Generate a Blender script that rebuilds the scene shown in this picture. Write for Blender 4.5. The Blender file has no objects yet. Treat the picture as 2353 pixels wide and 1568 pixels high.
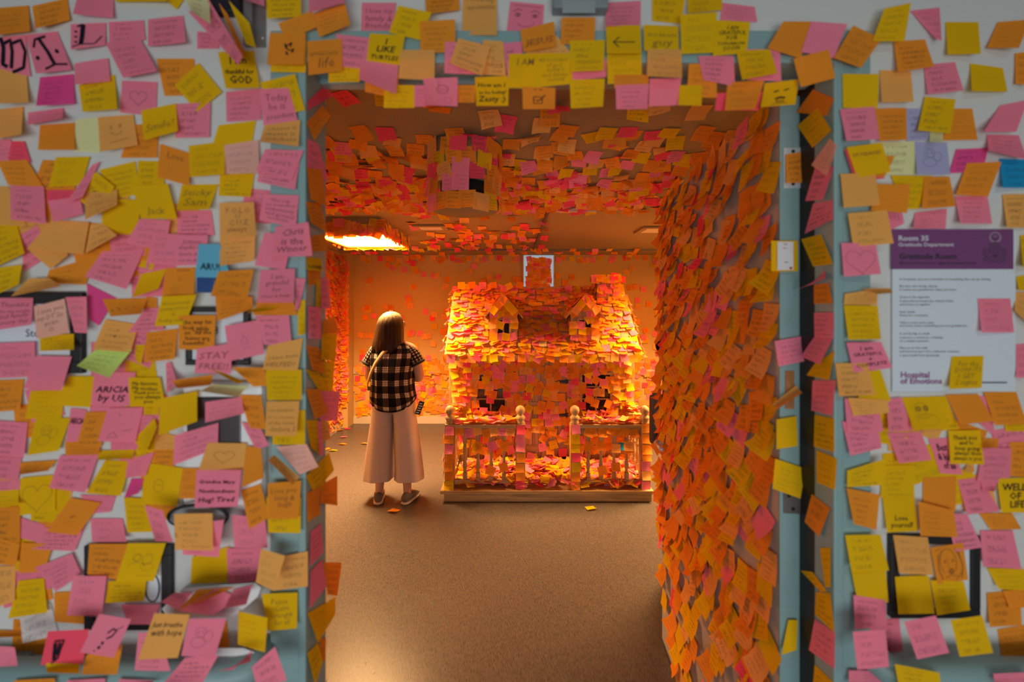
import bpy, bmesh, math, random
import numpy as np
from mathutils import Vector, Matrix
random.seed(7); rng=random.Random(11)
SC=bpy.context.scene; COLL=SC.collection
PI=math.pi
# ---------------- camera, world, lamps, exposure ----------------
FPX=1000.0; CX=1176.5; HY=705.0; CAMZ=1.65           # focal length in pixels of the 2353 x 1568 frame, horizon row, eye height
cam=bpy.data.cameras.new('camera'); camo=bpy.data.objects.new('camera',cam); COLL.objects.link(camo)
cam.sensor_width=36.0; cam.lens=36.0*FPX/2353.0; cam.shift_y=-(784.0-HY)/2353.0
camo.location=(0,0,CAMZ); camo.rotation_euler=(PI/2,0,0); cam.clip_start=.02
cam.dof.use_dof=True; cam.dof.focus_distance=3.9; cam.dof.aperture_fstop=1.9
SC.camera=camo
W=bpy.data.worlds.new('world'); SC.world=W; W.use_nodes=True
W.node_tree.nodes['Background'].inputs[0].default_value=(.80,.93,1.0,1); W.node_tree.nodes['Background'].inputs[1].default_value=.10
def area(name,loc,rot,sx,sy,col,e):
    l=bpy.data.lights.new(name,'AREA'); l.shape='RECTANGLE'; l.size=sx; l.size_y=sy; l.color=col; l.energy=e
    o=bpy.data.objects.new(name,l); COLL.objects.link(o); o.location=loc; o.rotation_euler=rot; return o
area('corridor_low_fill',(-.4,-2.0,.85),(PI/2,0,0),3.6,1.2,(.96,.985,1.0),52)  # cool area light added behind the camera for the corridor wall; no window there
area('corridor_ceiling_lamp',(.9,-.9,2.62),(0,0,0),1.2,.6,(1.0,.94,.84),10)
LAMPCOL=(1.0,.71,.31)                            # lamps in the two ceiling light boxes
LAMP_W=128.0
GLOWCOL=(1.0,.23,.025); GLOW=42.0                 # their papered diffusers
SC.view_settings.view_transform='Standard'; SC.view_settings.look='None'; SC.view_settings.gamma=1
SC.view_settings.use_curve_mapping=False; SC.view_settings.exposure=0.0
# ---------------- helpers ----------------
def px(x,y,Y): return Vector(((x-CX)/FPX*Y, Y, CAMZ-(y-HY)/FPX*Y))
def link(o,parent=None,base=None):
    COLL.objects.link(o)
    if parent is not None:
        o.parent=parent
        o.matrix_parent_inverse=Matrix.Translation(-parent.location)      # every location is a world location
    return o
def tag(o,label=None,cat=None,group=None,kind=None):
    if label: o['label']=label
    if cat: o['category']=cat
    if group: o['group']=group
    if kind: o['kind']=kind
    return o
def empty(name,loc,label=None,cat=None,group=None,kind=None):
    o=bpy.data.objects.new(name,None); o.location=loc; o.empty_display_size=.05; COLL.objects.link(o); return tag(o,label,cat,group,kind)
class MB:
    def __init__(s): s.v=[]; s.f=[]; s.m=[]; s.uv=[]; s.has_uv=False; s.smooth=[]
    def add(s,vs,fs,mi=0,uvs=None,smooth=False):
        b=len(s.v); s.v+= [tuple(p) for p in vs]
        for i,f in enumerate(fs):
            s.f.append(tuple(b+j for j in f)); s.m.append(mi); s.smooth.append(smooth)
            if uvs is not None: s.has_uv=True; s.uv.append([uvs[j] for j in f])
            else: s.uv.append([(0,0)]*len(f))
    def box(s,x0,x1,y0,y1,z0,z1,mi=0,M=None,bev=0.0):
        if bev>0:
            bm=bmesh.new(); bmesh.ops.create_cube(bm,size=1.0)
            for v in bm.verts: v.co=Vector(((x0+x1)/2+v.co.x*(x1-x0),(y0+y1)/2+v.co.y*(y1-y0),(z0+z1)/2+v.co.z*(z1-z0)))
            bmesh.ops.bevel(bm,geom=bm.edges[:],offset=bev,segments=2,profile=.6,affect='EDGES')
            bm.verts.ensure_lookup_table()
            vs=[v.co.copy() for v in bm.verts]; fs=[[l.index for l in f.verts] for f in bm.faces]; bm.free()
        else:
            vs=[Vector((x,y,z)) for z in (z0,z1) for y in (y0,y1) for x in (x0,x1)]
            fs=[(0,2,3,1),(4,5,7,6),(0,1,5,4),(2,6,7,3),(0,4,6,2),(1,3,7,5)]
        if M is not None: vs=[M@v for v in vs]
        s.add(vs,fs,mi)
    def prism(s,pts,fn0,fn1,mi=0):              # closed outline swept from fn0 to fn1
        n=len(pts); vs=[fn0(p) for p in pts]+[fn1(p) for p in pts]
        fs=[tuple(range(n))[::-1],tuple(range(n,2*n))]+[(i,(i+1)%n,n+(i+1)%n,n+i) for i in range(n)]
        s.add(vs,fs,mi)
    def loft(s,rings,cap=True,mi=0,smooth=True,uv=False,closed=True):
        n=len(rings[0]); vs=[p for r in rings for p in r]; fs=[]; k=n if closed else n-1
        for i in range(len(rings)-1):
            for j in range(k): fs.append((i*n+j,i*n+(j+1)%n,(i+1)*n+(j+1)%n,(i+1)*n+j))
        if cap and closed: fs.append(tuple(range(n))[::-1]); fs.append(tuple(range((len(rings)-1)*n,len(rings)*n)))
        s.add(vs,fs,mi,None,smooth)
        if uv:
            s.has_uv=True; o=len(s.f)-len(fs)
            for q,(i,j) in enumerate([(i,j) for i in range(len(rings)-1) for j in range(k)]):
                a=i/(len(rings)-1); c=(i+1)/(len(rings)-1)
                s.uv[o+q]=[(j/n,a),((j+1)/n,a),((j+1)/n,c),(j/n,c)]
    def cyl(s,p0,p1,r0,r1=None,n=12,mi=0,smooth=True):
        r1=r0 if r1 is None else r1; p0=Vector(p0); p1=Vector(p1); d=(p1-p0).normalized()
        a=d.orthogonal().normalized(); b=d.cross(a)
        ring=lambda p,r:[p+a*math.cos(2*PI*i/n)*r+b*math.sin(2*PI*i/n)*r for i in range(n)]
        s.loft([ring(p0,r0),ring(p1,r1)],True,mi,smooth)
    def lathe(s,prof,c,n=14,mi=0):              # prof: (radius, z)
        s.loft([[Vector((c[0]+r*math.cos(2*PI*i/n),c[1]+r*math.sin(2*PI*i/n),c[2]+z)) for i in range(n)] for r,z in prof],True,mi,True)
    def tube(s,pts,r,n=8,mi=0):
        pts=[Vector(p) for p in pts]; rs=r if isinstance(r,(list,tuple)) else [r]*len(pts); rings=[]
        up=Vector((0,0,1))
        for i,p in enumerate(pts):
            t=(pts[min(i+1,len(pts)-1)]-pts[max(i-1,0)]).normalized()
            a=t.cross(up); a=a.normalized() if a.length>1e-4 else t.orthogonal().normalized(); b=t.cross(a)
            rings.append([p+a*math.cos(2*PI*k/n)*rs[i]+b*math.sin(2*PI*k/n)*rs[i] for k in range(n)])
        s.loft(rings,True,mi,True)
    def build(s,name,mats,parent=None,origin=None):
        me=bpy.data.meshes.new(name)
        o_=Vector(origin) if origin is not None else Vector((0,0,0))
        me.from_pydata([tuple(Vector(v)-o_) for v in s.v],[],s.f)
        for m in (mats if isinstance(mats,(list,tuple)) else [mats]): me.materials.append(m)
        me.polygons.foreach_set('material_index',s.m); me.polygons.foreach_set('use_smooth',s.smooth)
        if s.has_uv:
            uvl=me.uv_layers.new(name='UVMap'); flat=[c for f in s.uv for p in f for c in p]; uvl.data.foreach_set('uv',flat)
        me.update()
        o=bpy.data.objects.new(name,me); o.location=o_
        return link(o,parent)
# ---------------- materials ----------------
def nodes(name):
    m=bpy.data.materials.new(name); m.use_nodes=True; nt=m.node_tree; nt.nodes.clear(); return m,nt,nt.nodes.new,nt.links.new
def M_plain(name,col,rough=.6,metal=0,noise=0,nscale=30,bump=0,spec=.5,stretch=(1,1,1)):
    m,nt,N,L=nodes(name); out=N('ShaderNodeOutputMaterial'); b=N('ShaderNodeBsdfPrincipled'); L(b.outputs[0],out.inputs[0])
    b.inputs['Base Color'].default_value=(*col,1); b.inputs['Roughness'].default_value=rough; b.inputs['Metallic'].default_value=metal
    b.inputs['Specular IOR Level'].default_value=spec
    if noise or bump:
        tc=N('ShaderNodeTexCoord'); mp=N('ShaderNodeMapping'); mp.inputs['Scale'].default_value=stretch; L(tc.outputs['Object'],mp.inputs[0])
        nz=N('ShaderNodeTexNoise'); nz.inputs['Scale'].default_value=nscale; nz.inputs['Detail'].default_value=5; L(mp.outputs[0],nz.inputs[0])
        if noise:
            mx=N('ShaderNodeMix'); mx.data_type='RGBA'; L(nz.outputs[0],mx.inputs[0])
            mx.inputs[6].default_value=(*[c*(1-noise) for c in col],1); mx.inputs[7].default_value=(*[min(1,c*(1+noise)) for c in col],1); L(mx.outputs[2],b.inputs['Base Color'])
        if bump:
            bp=N('ShaderNodeBump'); bp.inputs['Strength'].default_value=bump; bp.inputs['Distance'].default_value=.01; L(nz.outputs[0],bp.inputs['Height']); L(bp.outputs[0],b.inputs['Normal'])
    return m
def M_faint(name,col,a):
    m,nt,N,L=nodes(name); out=N('ShaderNodeOutputMaterial'); d=N('ShaderNodeBsdfDiffuse'); d.inputs[0].default_value=(*col,1); t=N('ShaderNodeBsdfTransparent')
    x=N('ShaderNodeMixShader'); x.inputs[0].default_value=a; L(t.outputs[0],x.inputs[1]); L(d.outputs[0],x.inputs[2]); L(x.outputs[0],out.inputs[0]); return m
def M_emit(name,col,st):
    m,nt,N,L=nodes(name); out=N('ShaderNodeOutputMaterial'); e=N('ShaderNodeEmission'); e.inputs[0].default_value=(*col,1); e.inputs[1].default_value=st; L(e.outputs[0],out.inputs[0]); return m
def math_(nt,op,a,b=None,c=None):
    n=nt.nodes.new('ShaderNodeMath'); n.operation=op
    for i,v in enumerate((a,b,c)):
        if v is None: continue
        if isinstance(v,(int,float)): n.inputs[i].default_value=v
        else: nt.links.new(v,n.inputs[i])
    return n.outputs[0]
def M_note():
    m,nt,N,L=nodes('note_paper'); out=N('ShaderNodeOutputMaterial'); f=lambda op,a,b=None,c=None: math_(nt,op,a,b,c)
    at=N('ShaderNodeAttribute'); at.attribute_name='Col'; sd=N('ShaderNodeAttribute'); sd.attribute_name='seed'
    uv=N('ShaderNodeUVMap'); uv.uv_map='UVMap'; sp=N('ShaderNodeSeparateXYZ'); L(uv.outputs[0],sp.inputs[0]); u,v=sp.outputs[0],sp.outputs[1]; s=sd.outputs['Fac']
    rows=f('FLOOR',f('ADD',f('MULTIPLY',f('FRACT',f('MULTIPLY',s,7.31)),3.2),3.6)); rv=f('MULTIPLY',v,rows); ln=f('FLOOR',rv); fr=f('FRACT',rv)
    cb=N('ShaderNodeCombineXYZ'); L(f('MULTIPLY',u,24.0),cb.inputs[0]); L(f('ADD',f('MULTIPLY',ln,3.7),f('MULTIPLY',fr,1.6)),cb.inputs[1]); L(f('MULTIPLY',s,91.0),cb.inputs[2])
    nz=N('ShaderNodeTexNoise'); nz.inputs['Scale'].default_value=1.0; nz.inputs['Detail'].default_value=2.0; L(cb.outputs[0],nz.inputs[0])
    st=f('LESS_THAN',f('ABSOLUTE',f('SUBTRACT',nz.outputs[0],.5)),.055)                         # thin contour lines read as handwriting
    band=f('LESS_THAN',f('ABSOLUTE',f('SUBTRACT',fr,.5)),.27)
    mu=f('MULTIPLY',f('GREATER_THAN',u,f('ADD',.09,f('MULTIPLY',f('FRACT',f('MULTIPLY',f('ADD',ln,s),5.77)),.1))),f('LESS_THAN',u,f('SUBTRACT',.93,f('MULTIPLY',f('FRACT',f('MULTIPLY',f('ADD',ln,s),3.13)),.42))))
    mv=f('MULTIPLY',f('GREATER_THAN',v,.12),f('LESS_THAN',v,.93))
    amt=f('ADD',.15,f('MULTIPLY',f('FRACT',f('MULTIPLY',s,3.77)),.33))
    has=f('GREATER_THAN',s,0.0)
    ink=f('MULTIPLY',f('MULTIPLY',f('MULTIPLY',st,band),f('MULTIPLY',mu,mv)),f('MULTIPLY',amt,has))
    mx=N('ShaderNodeMix'); mx.data_type='RGBA'; L(ink,mx.inputs[0]); L(at.outputs['Color'],mx.inputs[6]); mx.inputs[7].default_value=(.03,.025,.035,1)
    d=N('ShaderNodeBsdfDiffuse'); t=N('ShaderNodeBsdfTranslucent'); L(mx.outputs[2],d.inputs[0]); L(mx.outputs[2],t.inputs[0])
    ms=N('ShaderNodeMixShader'); ms.inputs[0].default_value=.22; L(d.outputs[0],ms.inputs[1]); L(t.outputs[0],ms.inputs[2]); L(ms.outputs[0],out.inputs[0])
    return m
def M_wood(name,c0,c1,axis='z'):
    m,nt,N,L=nodes(name); out=N('ShaderNodeOutputMaterial'); b=N('ShaderNodeBsdfPrincipled'); L(b.outputs[0],out.inputs[0]); b.inputs['Roughness'].default_value=.6
    tc=N('ShaderNodeTexCoord'); mp=N('ShaderNodeMapping'); mp.inputs['Scale'].default_value={'z':(40,40,2.5),'x':(2.5,40,40),'y':(40,2.5,40)}[axis]; L(tc.outputs['Object'],mp.inputs[0])
    nz=N('ShaderNodeTexNoise'); nz.inputs['Scale'].default_value=1; nz.inputs['Detail'].default_value=6; nz.inputs['Distortion'].default_value=.6; L(mp.outputs[0],nz.inputs[0])
    cr=N('ShaderNodeValToRGB'); cr.color_ramp.elements[0].position=.35; cr.color_ramp.elements[1].position=.68; cr.color_ramp.elements[0].color=(*c0,1); cr.color_ramp.elements[1].color=(*c1,1)
    L(nz.outputs[0],cr.inputs[0]); L(cr.outputs[0],b.inputs['Base Color'])
    bp=N('ShaderNodeBump'); bp.inputs['Strength'].default_value=.15; bp.inputs['Distance'].default_value=.005; L(nz.outputs[0],bp.inputs['Height']); L(bp.outputs[0],b.inputs['Normal'])
    return m
def M_floor():
    m,nt,N,L=nodes('vinyl_floor'); out=N('ShaderNodeOutputMaterial'); b=N('ShaderNodeBsdfPrincipled'); L(b.outputs[0],out.inputs[0])
    tc=N('ShaderNodeTexCoord')
    def nz(sc,rotz,scale,det=4):
        mp=N('ShaderNodeMapping'); mp.inputs['Scale'].default_value=sc; mp.inputs['Rotation'].default_value=(0,0,rotz); L(tc.outputs['Object'],mp.inputs[0])
        n=N('ShaderNodeTexNoise'); n.inputs['Scale'].default_value=scale; n.inputs['Detail'].default_value=det; L(mp.outputs[0],n.inputs[0]); return n.outputs[0]
    streak=nz((60,9,1),.45,5,3); streak2=nz((26,4,1),.15,3,3); blot=nz((1,1,1),0,1.6,5)
    cr=N('ShaderNodeValToRGB'); cr.color_ramp.elements[0].position=.30; cr.color_ramp.elements[1].position=.55; cr.color_ramp.elements[0].color=(.062,.047,.040,1); cr.color_ramp.elements[1].color=(.150,.122,.106,1); L(streak,cr.inputs[0])
    m1=N('ShaderNodeMix'); m1.data_type='RGBA'; m1.blend_type='MULTIPLY'; m1.inputs[0].default_value=.45; L(cr.outputs[0],m1.inputs[6]); L(streak2,m1.inputs[7])
    L(m1.outputs[2],b.inputs['Base Color']); b.inputs['Specular IOR Level'].default_value=.22
    ra=N('ShaderNodeMapRange'); ra.inputs[3].default_value=.22; ra.inputs[4].default_value=.36; L(blot,ra.inputs[0]); L(ra.outputs[0],b.inputs['Roughness'])
    bp=N('ShaderNodeBump'); bp.inputs['Strength'].default_value=.08; bp.inputs['Distance'].default_value=.004; L(streak,bp.inputs['Height']); L(bp.outputs[0],b.inputs['Normal'])
    return m
def M_plaid():
    m,nt,N,L=nodes('plaid_cotton'); out=N('ShaderNodeOutputMaterial'); b=N('ShaderNodeBsdfPrincipled'); L(b.outputs[0],out.inputs[0]); b.inputs['Roughness'].default_value=.9; b.inputs['Specular IOR Level'].default_value=.1
    f=lambda op,a,c=None,d=None: math_(nt,op,a,c,d)
    uv=N('ShaderNodeUVMap'); uv.uv_map='UVMap'; sp=N('ShaderNodeSeparateXYZ'); L(uv.outputs[0],sp.inputs[0])
    def band(x,n):
        fr=f('FRACT',f('MULTIPLY',x,n)); w=f('LESS_THAN',f('ABSOLUTE',f('SUBTRACT',fr,.5)),.22)
        fine=f('FRACT',f('MULTIPLY',fr,6.9)); thin=f('GREATER_THAN',fine,.24); return w,thin
    bu,tu=band(sp.outputs[0],13.0); bv,tv=band(sp.outputs[1],7.0)
    su=f('MULTIPLY',bu,tu); sv=f('MULTIPLY',bv,tv); both=f('MULTIPLY',su,sv); one=f('MAXIMUM',su,sv)
    m1=N('ShaderNodeMix'); m1.data_type='RGBA'; L(one,m1.inputs[0]); m1.inputs[6].default_value=(.006,.006,.012,1); m1.inputs[7].default_value=(.075,.045,.035,1)
    m2=N('ShaderNodeMix'); m2.data_type='RGBA'; L(both,m2.inputs[0]); L(m1.outputs[2],m2.inputs[6]); m2.inputs[7].default_value=(.72,.62,.52,1); L(m2.outputs[2],b.inputs['Base Color'])
    return m
def M_hair(name,c_root,c_tip,z0,z1):
    m,nt,N,L=nodes(name); out=N('ShaderNodeOutputMaterial'); b=N('ShaderNodeBsdfPrincipled'); L(b.outputs[0],out.inputs[0]); b.inputs['Roughness'].default_value=.5; b.inputs['Specular IOR Level'].default_value=.2
    tc=N('ShaderNodeTexCoord'); mp=N('ShaderNodeMapping'); mp.inputs['Scale'].default_value=(70,70,5); L(tc.outputs['Object'],mp.inputs[0])
    nz=N('ShaderNodeTexNoise'); nz.inputs['Scale'].default_value=1; nz.inputs['Detail'].default_value=4; L(mp.outputs[0],nz.inputs[0])
    sx=N('ShaderNodeSeparateXYZ'); L(tc.outputs['Object'],sx.inputs[0]); r=N('ShaderNodeMapRange'); r.interpolation_type='SMOOTHSTEP'; r.inputs[1].default_value=z0; r.inputs[2].default_value=z1; L(sx.outputs[2],r.inputs[0])
    mx=N('ShaderNodeMix'); mx.data_type='RGBA'; L(r.outputs[0],mx.inputs[0]); mx.inputs[6].default_value=(*c_tip,1); mx.inputs[7].default_value=(*c_root,1)
    m2=N('ShaderNodeMix'); m2.data_type='RGBA'; m2.blend_type='MULTIPLY'; m2.inputs[0].default_value=.9; L(mx.outputs[2],m2.inputs[6]); cr=N('ShaderNodeValToRGB'); cr.color_ramp.elements[0].position=.3; cr.color_ramp.elements[0].color=(.25,.25,.25,1); cr.color_ramp.elements[1].position=.65; L(nz.outputs[0],cr.inputs[0]); L(cr.outputs[0],m2.inputs[7]); L(m2.outputs[2],b.inputs['Base Color'])
    bp=N('ShaderNodeBump'); bp.inputs['Strength'].default_value=.5; bp.inputs['Distance'].default_value=.01; L(nz.outputs[0],bp.inputs['Height']); L(bp.outputs[0],b.inputs['Normal'])
    return m
NOTE=M_note(); INK=M_plain('marker_ink',(.012,.010,.020),.8,spec=.1); PENCIL=M_faint('pencil_line',(.10,.06,.05),.5)
WALLP=M_plain('corridor_wall_paint',(.60,.62,.60),.7,noise=.04,nscale=3,bump=.03)
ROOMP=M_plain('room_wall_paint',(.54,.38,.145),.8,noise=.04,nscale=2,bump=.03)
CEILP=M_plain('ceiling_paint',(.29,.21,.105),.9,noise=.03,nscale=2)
TEAL=M_plain('teal_frame_paint',(.22,.36,.36),.45,noise=.06,nscale=6)
DOORG=M_plain('grey_door_laminate',(.40,.38,.36),.6,noise=.08,nscale=4)
BLACK=M_plain('black_plastic',(.012,.012,.014),.5); WHITE=M_plain('white_plastic',(.72,.75,.75),.35); STEEL=M_plain('brushed_steel',(.62,.66,.70),.38,metal=.35,noise=.1,nscale=40,stretch=(1,1,12))
DSTEEL=M_plain('worn_dark_steel',(.13,.12,.11),.5,metal=.4,noise=.3,nscale=25); GREYP=M_plain('grey_housing',(.22,.26,.27),.5); PAPERW=M_plain('white_board',(.62,.70,.76),.55)
WOOD=M_wood('cedar_upright',(.36,.20,.07),(.60,.37,.14),'z'); WOODX=M_wood('cedar_plank',(.36,.20,.07),(.60,.37,.14),'x'); WOODY=M_wood('cedar_rail',(.36,.20,.07),(.60,.37,.14),'y')
IRON=M_plain('black_iron',(.01,.01,.01),.55); DARKV=M_plain('dark_void',(.008,.007,.006),.9); FLOORM=M_floor()
TRIMM=M_plain('cream_trim',(.60,.52,.42),.5); SKIN=M_plain('skin',(.55,.30,.20),.55,noise=.05,nscale=20); SKIND=M_plain('dark_skin',(.16,.07,.04),.5,noise=.05,nscale=20)
# ---------------- sticky-note sheets ----------------
COL={'Y':(.88,.52,.010),'O':(.90,.31,.03),'L':(.92,.44,.11),'P':(.96,.25,.35),'M':(.86,.09,.30),'R':(.98,.10,.16),
     'C':(.85,.83,.42),'S':(.95,.50,.40),'W':(.85,.80,.78),'B':(.16,.52,.72),'V':(.46,.46,.72),'G':(.62,.86,.20),'Z':(.02,.32,.62)}
CNAME={'Y':'yellow','O':'orange','L':'pale orange','P':'pink','M':'magenta','R':'red-pink','C':'pale cream','S':'salmon pink',
       'W':'white','B':'light blue','V':'lavender','G':'light green','Z':'bright blue'}
class Sheets:
    """collects note sheets; one mesh or one object each"""
    def __init__(s): s.v=[]; s.f=[]; s.uv=[]; s.c=[]; s.sd=[]; s.ink=[]
    def grid(s,S,col,seed,nu=4,nv=5):
        b=len(s.v)
        for j in range(nv):
            for i in range(nu):
                u=i/(nu-1); v=j/(nv-1); s.v.append(tuple(S(u,v))); s.c.append(col); s.sd.append(seed)
        for j in range(nv-1):
            for i in range(nu-1):
                a=b+j*nu+i; s.f.append((a,a+nu,a+nu+1,a+1)); s.uv+=[(i/(nu-1),j/(nv-1)),(i/(nu-1),(j+1)/(nv-1)),((i+1)/(nu-1),(j+1)/(nv-1)),((i+1)/(nu-1),j/(nv-1))]
    def mesh(s,name,origin=(0,0,0),extra=None,mats=None):
        me=bpy.data.meshes.new(name); ox,oy,oz=origin
        nv0=len(s.v); ev=[];ef=[];em=[]
        if extra:
            for vs,fs,mi in extra:
                b=nv0+len(ev); ev+=[tuple(p) for p in vs]; ef+=[tuple(b+k for k in f) for f in fs]; em+=[mi]*len(fs)
        me.from_pydata([(x-ox,y-oy,z-oz) for x,y,z in s.v+ev],[],s.f+ef)
        for m in (mats or [NOTE]): me.materials.append(m)
        uvl=me.uv_layers.new(name='UVMap'); arr=np.zeros((len(me.loops),2),dtype=np.float32); arr[:len(s.uv)]=s.uv; uvl.data.foreach_set('uv',arr.ravel())
        ca=me.attributes.new('Col','FLOAT_COLOR','POINT'); c=np.ones((len(me.vertices),4),dtype=np.float32); c[:nv0,:3]=s.c; ca.data.foreach_set('color',c.ravel())
        sa=me.attributes.new('seed','FLOAT','POINT'); q=np.zeros(len(me.vertices),dtype=np.float32); q[:nv0]=s.sd; sa.data.foreach_set('value',q)
        mi=np.zeros(len(me.polygons),dtype=np.int32); mi[len(s.f):]=em if em else 0; me.polygons.foreach_set('material_index',mi)
        sm=np.ones(len(me.polygons),dtype=bool); me.polygons.foreach_set('use_smooth',sm); me.update(); return me
    def obj(s,name,parent=None,origin=(0,0,0),extra=None,mats=None):
        o=bpy.data.objects.new(name,s.mesh(name,origin,extra,mats)); o.location=origin; return link(o,parent)
def jit(c,a=.06): k=1+rng.uniform(-a,a); return tuple(max(0,min(1,x*k*(1+rng.uniform(-a*.4,a*.4)))) for x in c)
def curl_surf(c,U,V,N,ang,w,phi,skew=0,base=.001,side=0,flip=1):
    """a sheet stuck along its upper edge at c + half height: u along U, v down along -V, curling out along N by the angle phi"""
    ca,sa=math.cos(ang),math.sin(ang); U2=U*ca+V*sa; V2=V*ca-U*sa
    def S(u,v):
        p=phi*(1+skew*(u-.5)*2); p=p if abs(p)>1e-3 else 1e-3
        al=w*math.sin(p*v)/p; outw=w*(1-math.cos(p*v))/p+side*w*(u-.5)**2*(.3+v)
        return c+U2*((u-.5)*w)+V2*(w*.5-al)+N*(base+outw)
    return S
def scatter(place,count,pal,name,parent,w=.076,phi=(.1,.9),angs=.22,limit=300,base=.0015,label=None,stuffname=None,minpx=0,sd=.8):
    """place(i) -> (c,U,V,N) or None.  The `limit` sheets that show largest become single objects, the others one mesh."""
    L_=[]
    for i in range(count):
        r=place(i)
        if r is None: continue
        c,U,V,N=r[:4]; pq=pal(r[0]) if callable(pal) else pal; col=jit(COL[rng.choices(pq[0],pq[1])[0]])
        ph=rng.uniform(*phi); ww=w*rng.uniform(.96,1.04)
        S=curl_surf(Vector(c),U,V,N,rng.gauss(0,angs) if len(r)<5 else r[4],ww,ph,rng.uniform(-.5,.5),base+rng.uniform(0,.004)+.000004*i,rng.uniform(-.1,.25))
        d=max(.3,c[1]); vis=abs(N.dot((Vector((0,0,CAMZ))-Vector(c)).normalized()))
        p=((c[0]/d*FPX+CX),(HY-(c[2]-CAMZ)/d*FPX)); inside=-20<p[0]<2373 and -20<p[1]<1588
        L_.append(((ww/d*FPX)**2*(vis+.15) if inside else 0,S,col,rng.uniform(.05,1.0) if rng.random()<sd else 0.0,c))
    order=sorted(range(len(L_)),key=lambda k:-L_[k][0]); single=set(order[:limit]); st=Sheets()
    for k,(a,S,col,seed,c) in enumerate(L_):
        if k in single:
            q=Sheets(); q.grid(S,col,seed,4,4); q.obj('sticky_note',parent,origin=tuple(c))
        else: st.grid(S,col,seed,3,4)
    if st.v:
        o=st.obj(stuffname or name,parent); o['kind']='stuff'; return o
# ---------------- the setting ----------------
WY=.985; CY=.968                                # corridor wall face, door-frame face
XL,XR=-.456,.712; HZ=2.19                       # clear opening of the frame
RX0,RX1,RY1,RZ=-2.33,2.6,6.15,2.38
def struct(name,mb,m,parent=None): o=mb.build(name,m,parent); o['kind']='structure' if parent is None else ''; 
def S_(name,mats,*boxes,bev=0):
    m=MB()
    for b in boxes: m.box(*b,bev=bev)
    o=m.build(name,mats); o['kind']='structure'; return o
FLOOR=S_('floor',FLOORM,(-4.2,4.2,-2.6,6.3,-.06,0))
S_('wall_front',WALLP,(-4.2,XL-.03,WY,1.065,0,2.75),(XR+.03,4.2,WY,1.03,0,2.75),(XL-.03,XR+.03,WY,1.065,HZ+.03,2.75))
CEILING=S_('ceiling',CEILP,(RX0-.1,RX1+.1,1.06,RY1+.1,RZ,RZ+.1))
WALLB=S_('wall_back',ROOMP,(RX0-.1,RX1+.1,RY1,RY1+.1,0,RZ))
WALLL=S_('wall_left',ROOMP,(RX0-.1,RX0,1.06,RY1,0,RZ))
S_('wall_right',ROOMP,(RX1,RX1+.1,1.05,RY1,0,RZ))
S_('trim_1',ROOMP,(RX0,-2.235,5.92,RY1,0,RZ))                                              # pilaster in the far corner
S_('trim_2',TRIMM,(-2.235,RX1,RY1-.018,RY1,.70,.80),bev=.004)                              # wall guard along the far wall
S_('baseboard_back',TRIMM,(-2.235,RX1,RY1-.015,RY1,0,.10))
S_('baseboard_left',TRIMM,(RX0,RX0+.015,1.13,5.92,0,.10))
sm=MB()                                                                                     # small scuffs on the vinyl
for k in range(70):
    x,y,a,l,w=rng.uniform(-1.2,.9),rng.uniform(1.5,4.2),rng.gauss(.5,.5),rng.uniform(.006,.05),rng.uniform(.0006,.0018); dx,dy=math.cos(a+1.2)*l/2,math.sin(a+1.2)*l/2; nx,ny=-math.sin(a+1.2)*w,math.cos(a+1.2)*w
    sm.add([(x-dx,y-dy,.0006),(x-dx*.2+nx,y-dy*.2+ny,.0006),(x+dx,y+dy,.0006),(x+dx*.2-nx,y+dy*.2-ny,.0006)],[(3,2,1,0)])
o=sm.build('scuffs',M_plain('scuff_dark',(.025,.018,.014),.7),FLOOR); o['kind']='stuff'
# hollow metal door frame
f=MB(); f.box(XL-.082,XL-.016,CY,WY+.01,0,HZ+.075,bev=.003); f.box(XL-.018,XL,CY-.006,1.068,0,HZ+.02,bev=.004)

f.box(XR+.018,XR+.086,CY,WY+.01,0,HZ+.075,bev=.003); f.box(XR,XR+.022,CY-.006,1.026,0,HZ+.02,bev=.004)
f.box(XL-.02,XR+.02,CY,WY+.01,HZ+.012,HZ+.075,bev=.003); f.box(XL-.002,XR+.002,CY-.006,1.068,HZ,HZ+.016,bev=.004); f.box(XL,XR,1.03,1.06,HZ-.012,HZ+.002,bev=.003)
o=f.build('trim_3',TEAL); o['kind']='structure'
S_('hinge_gap_shade',BLACK,(XR+.004,XR+.06,1.031,1.13,0,HZ))                                        # black block standing in for the shade in the hinge-side gap
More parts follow.
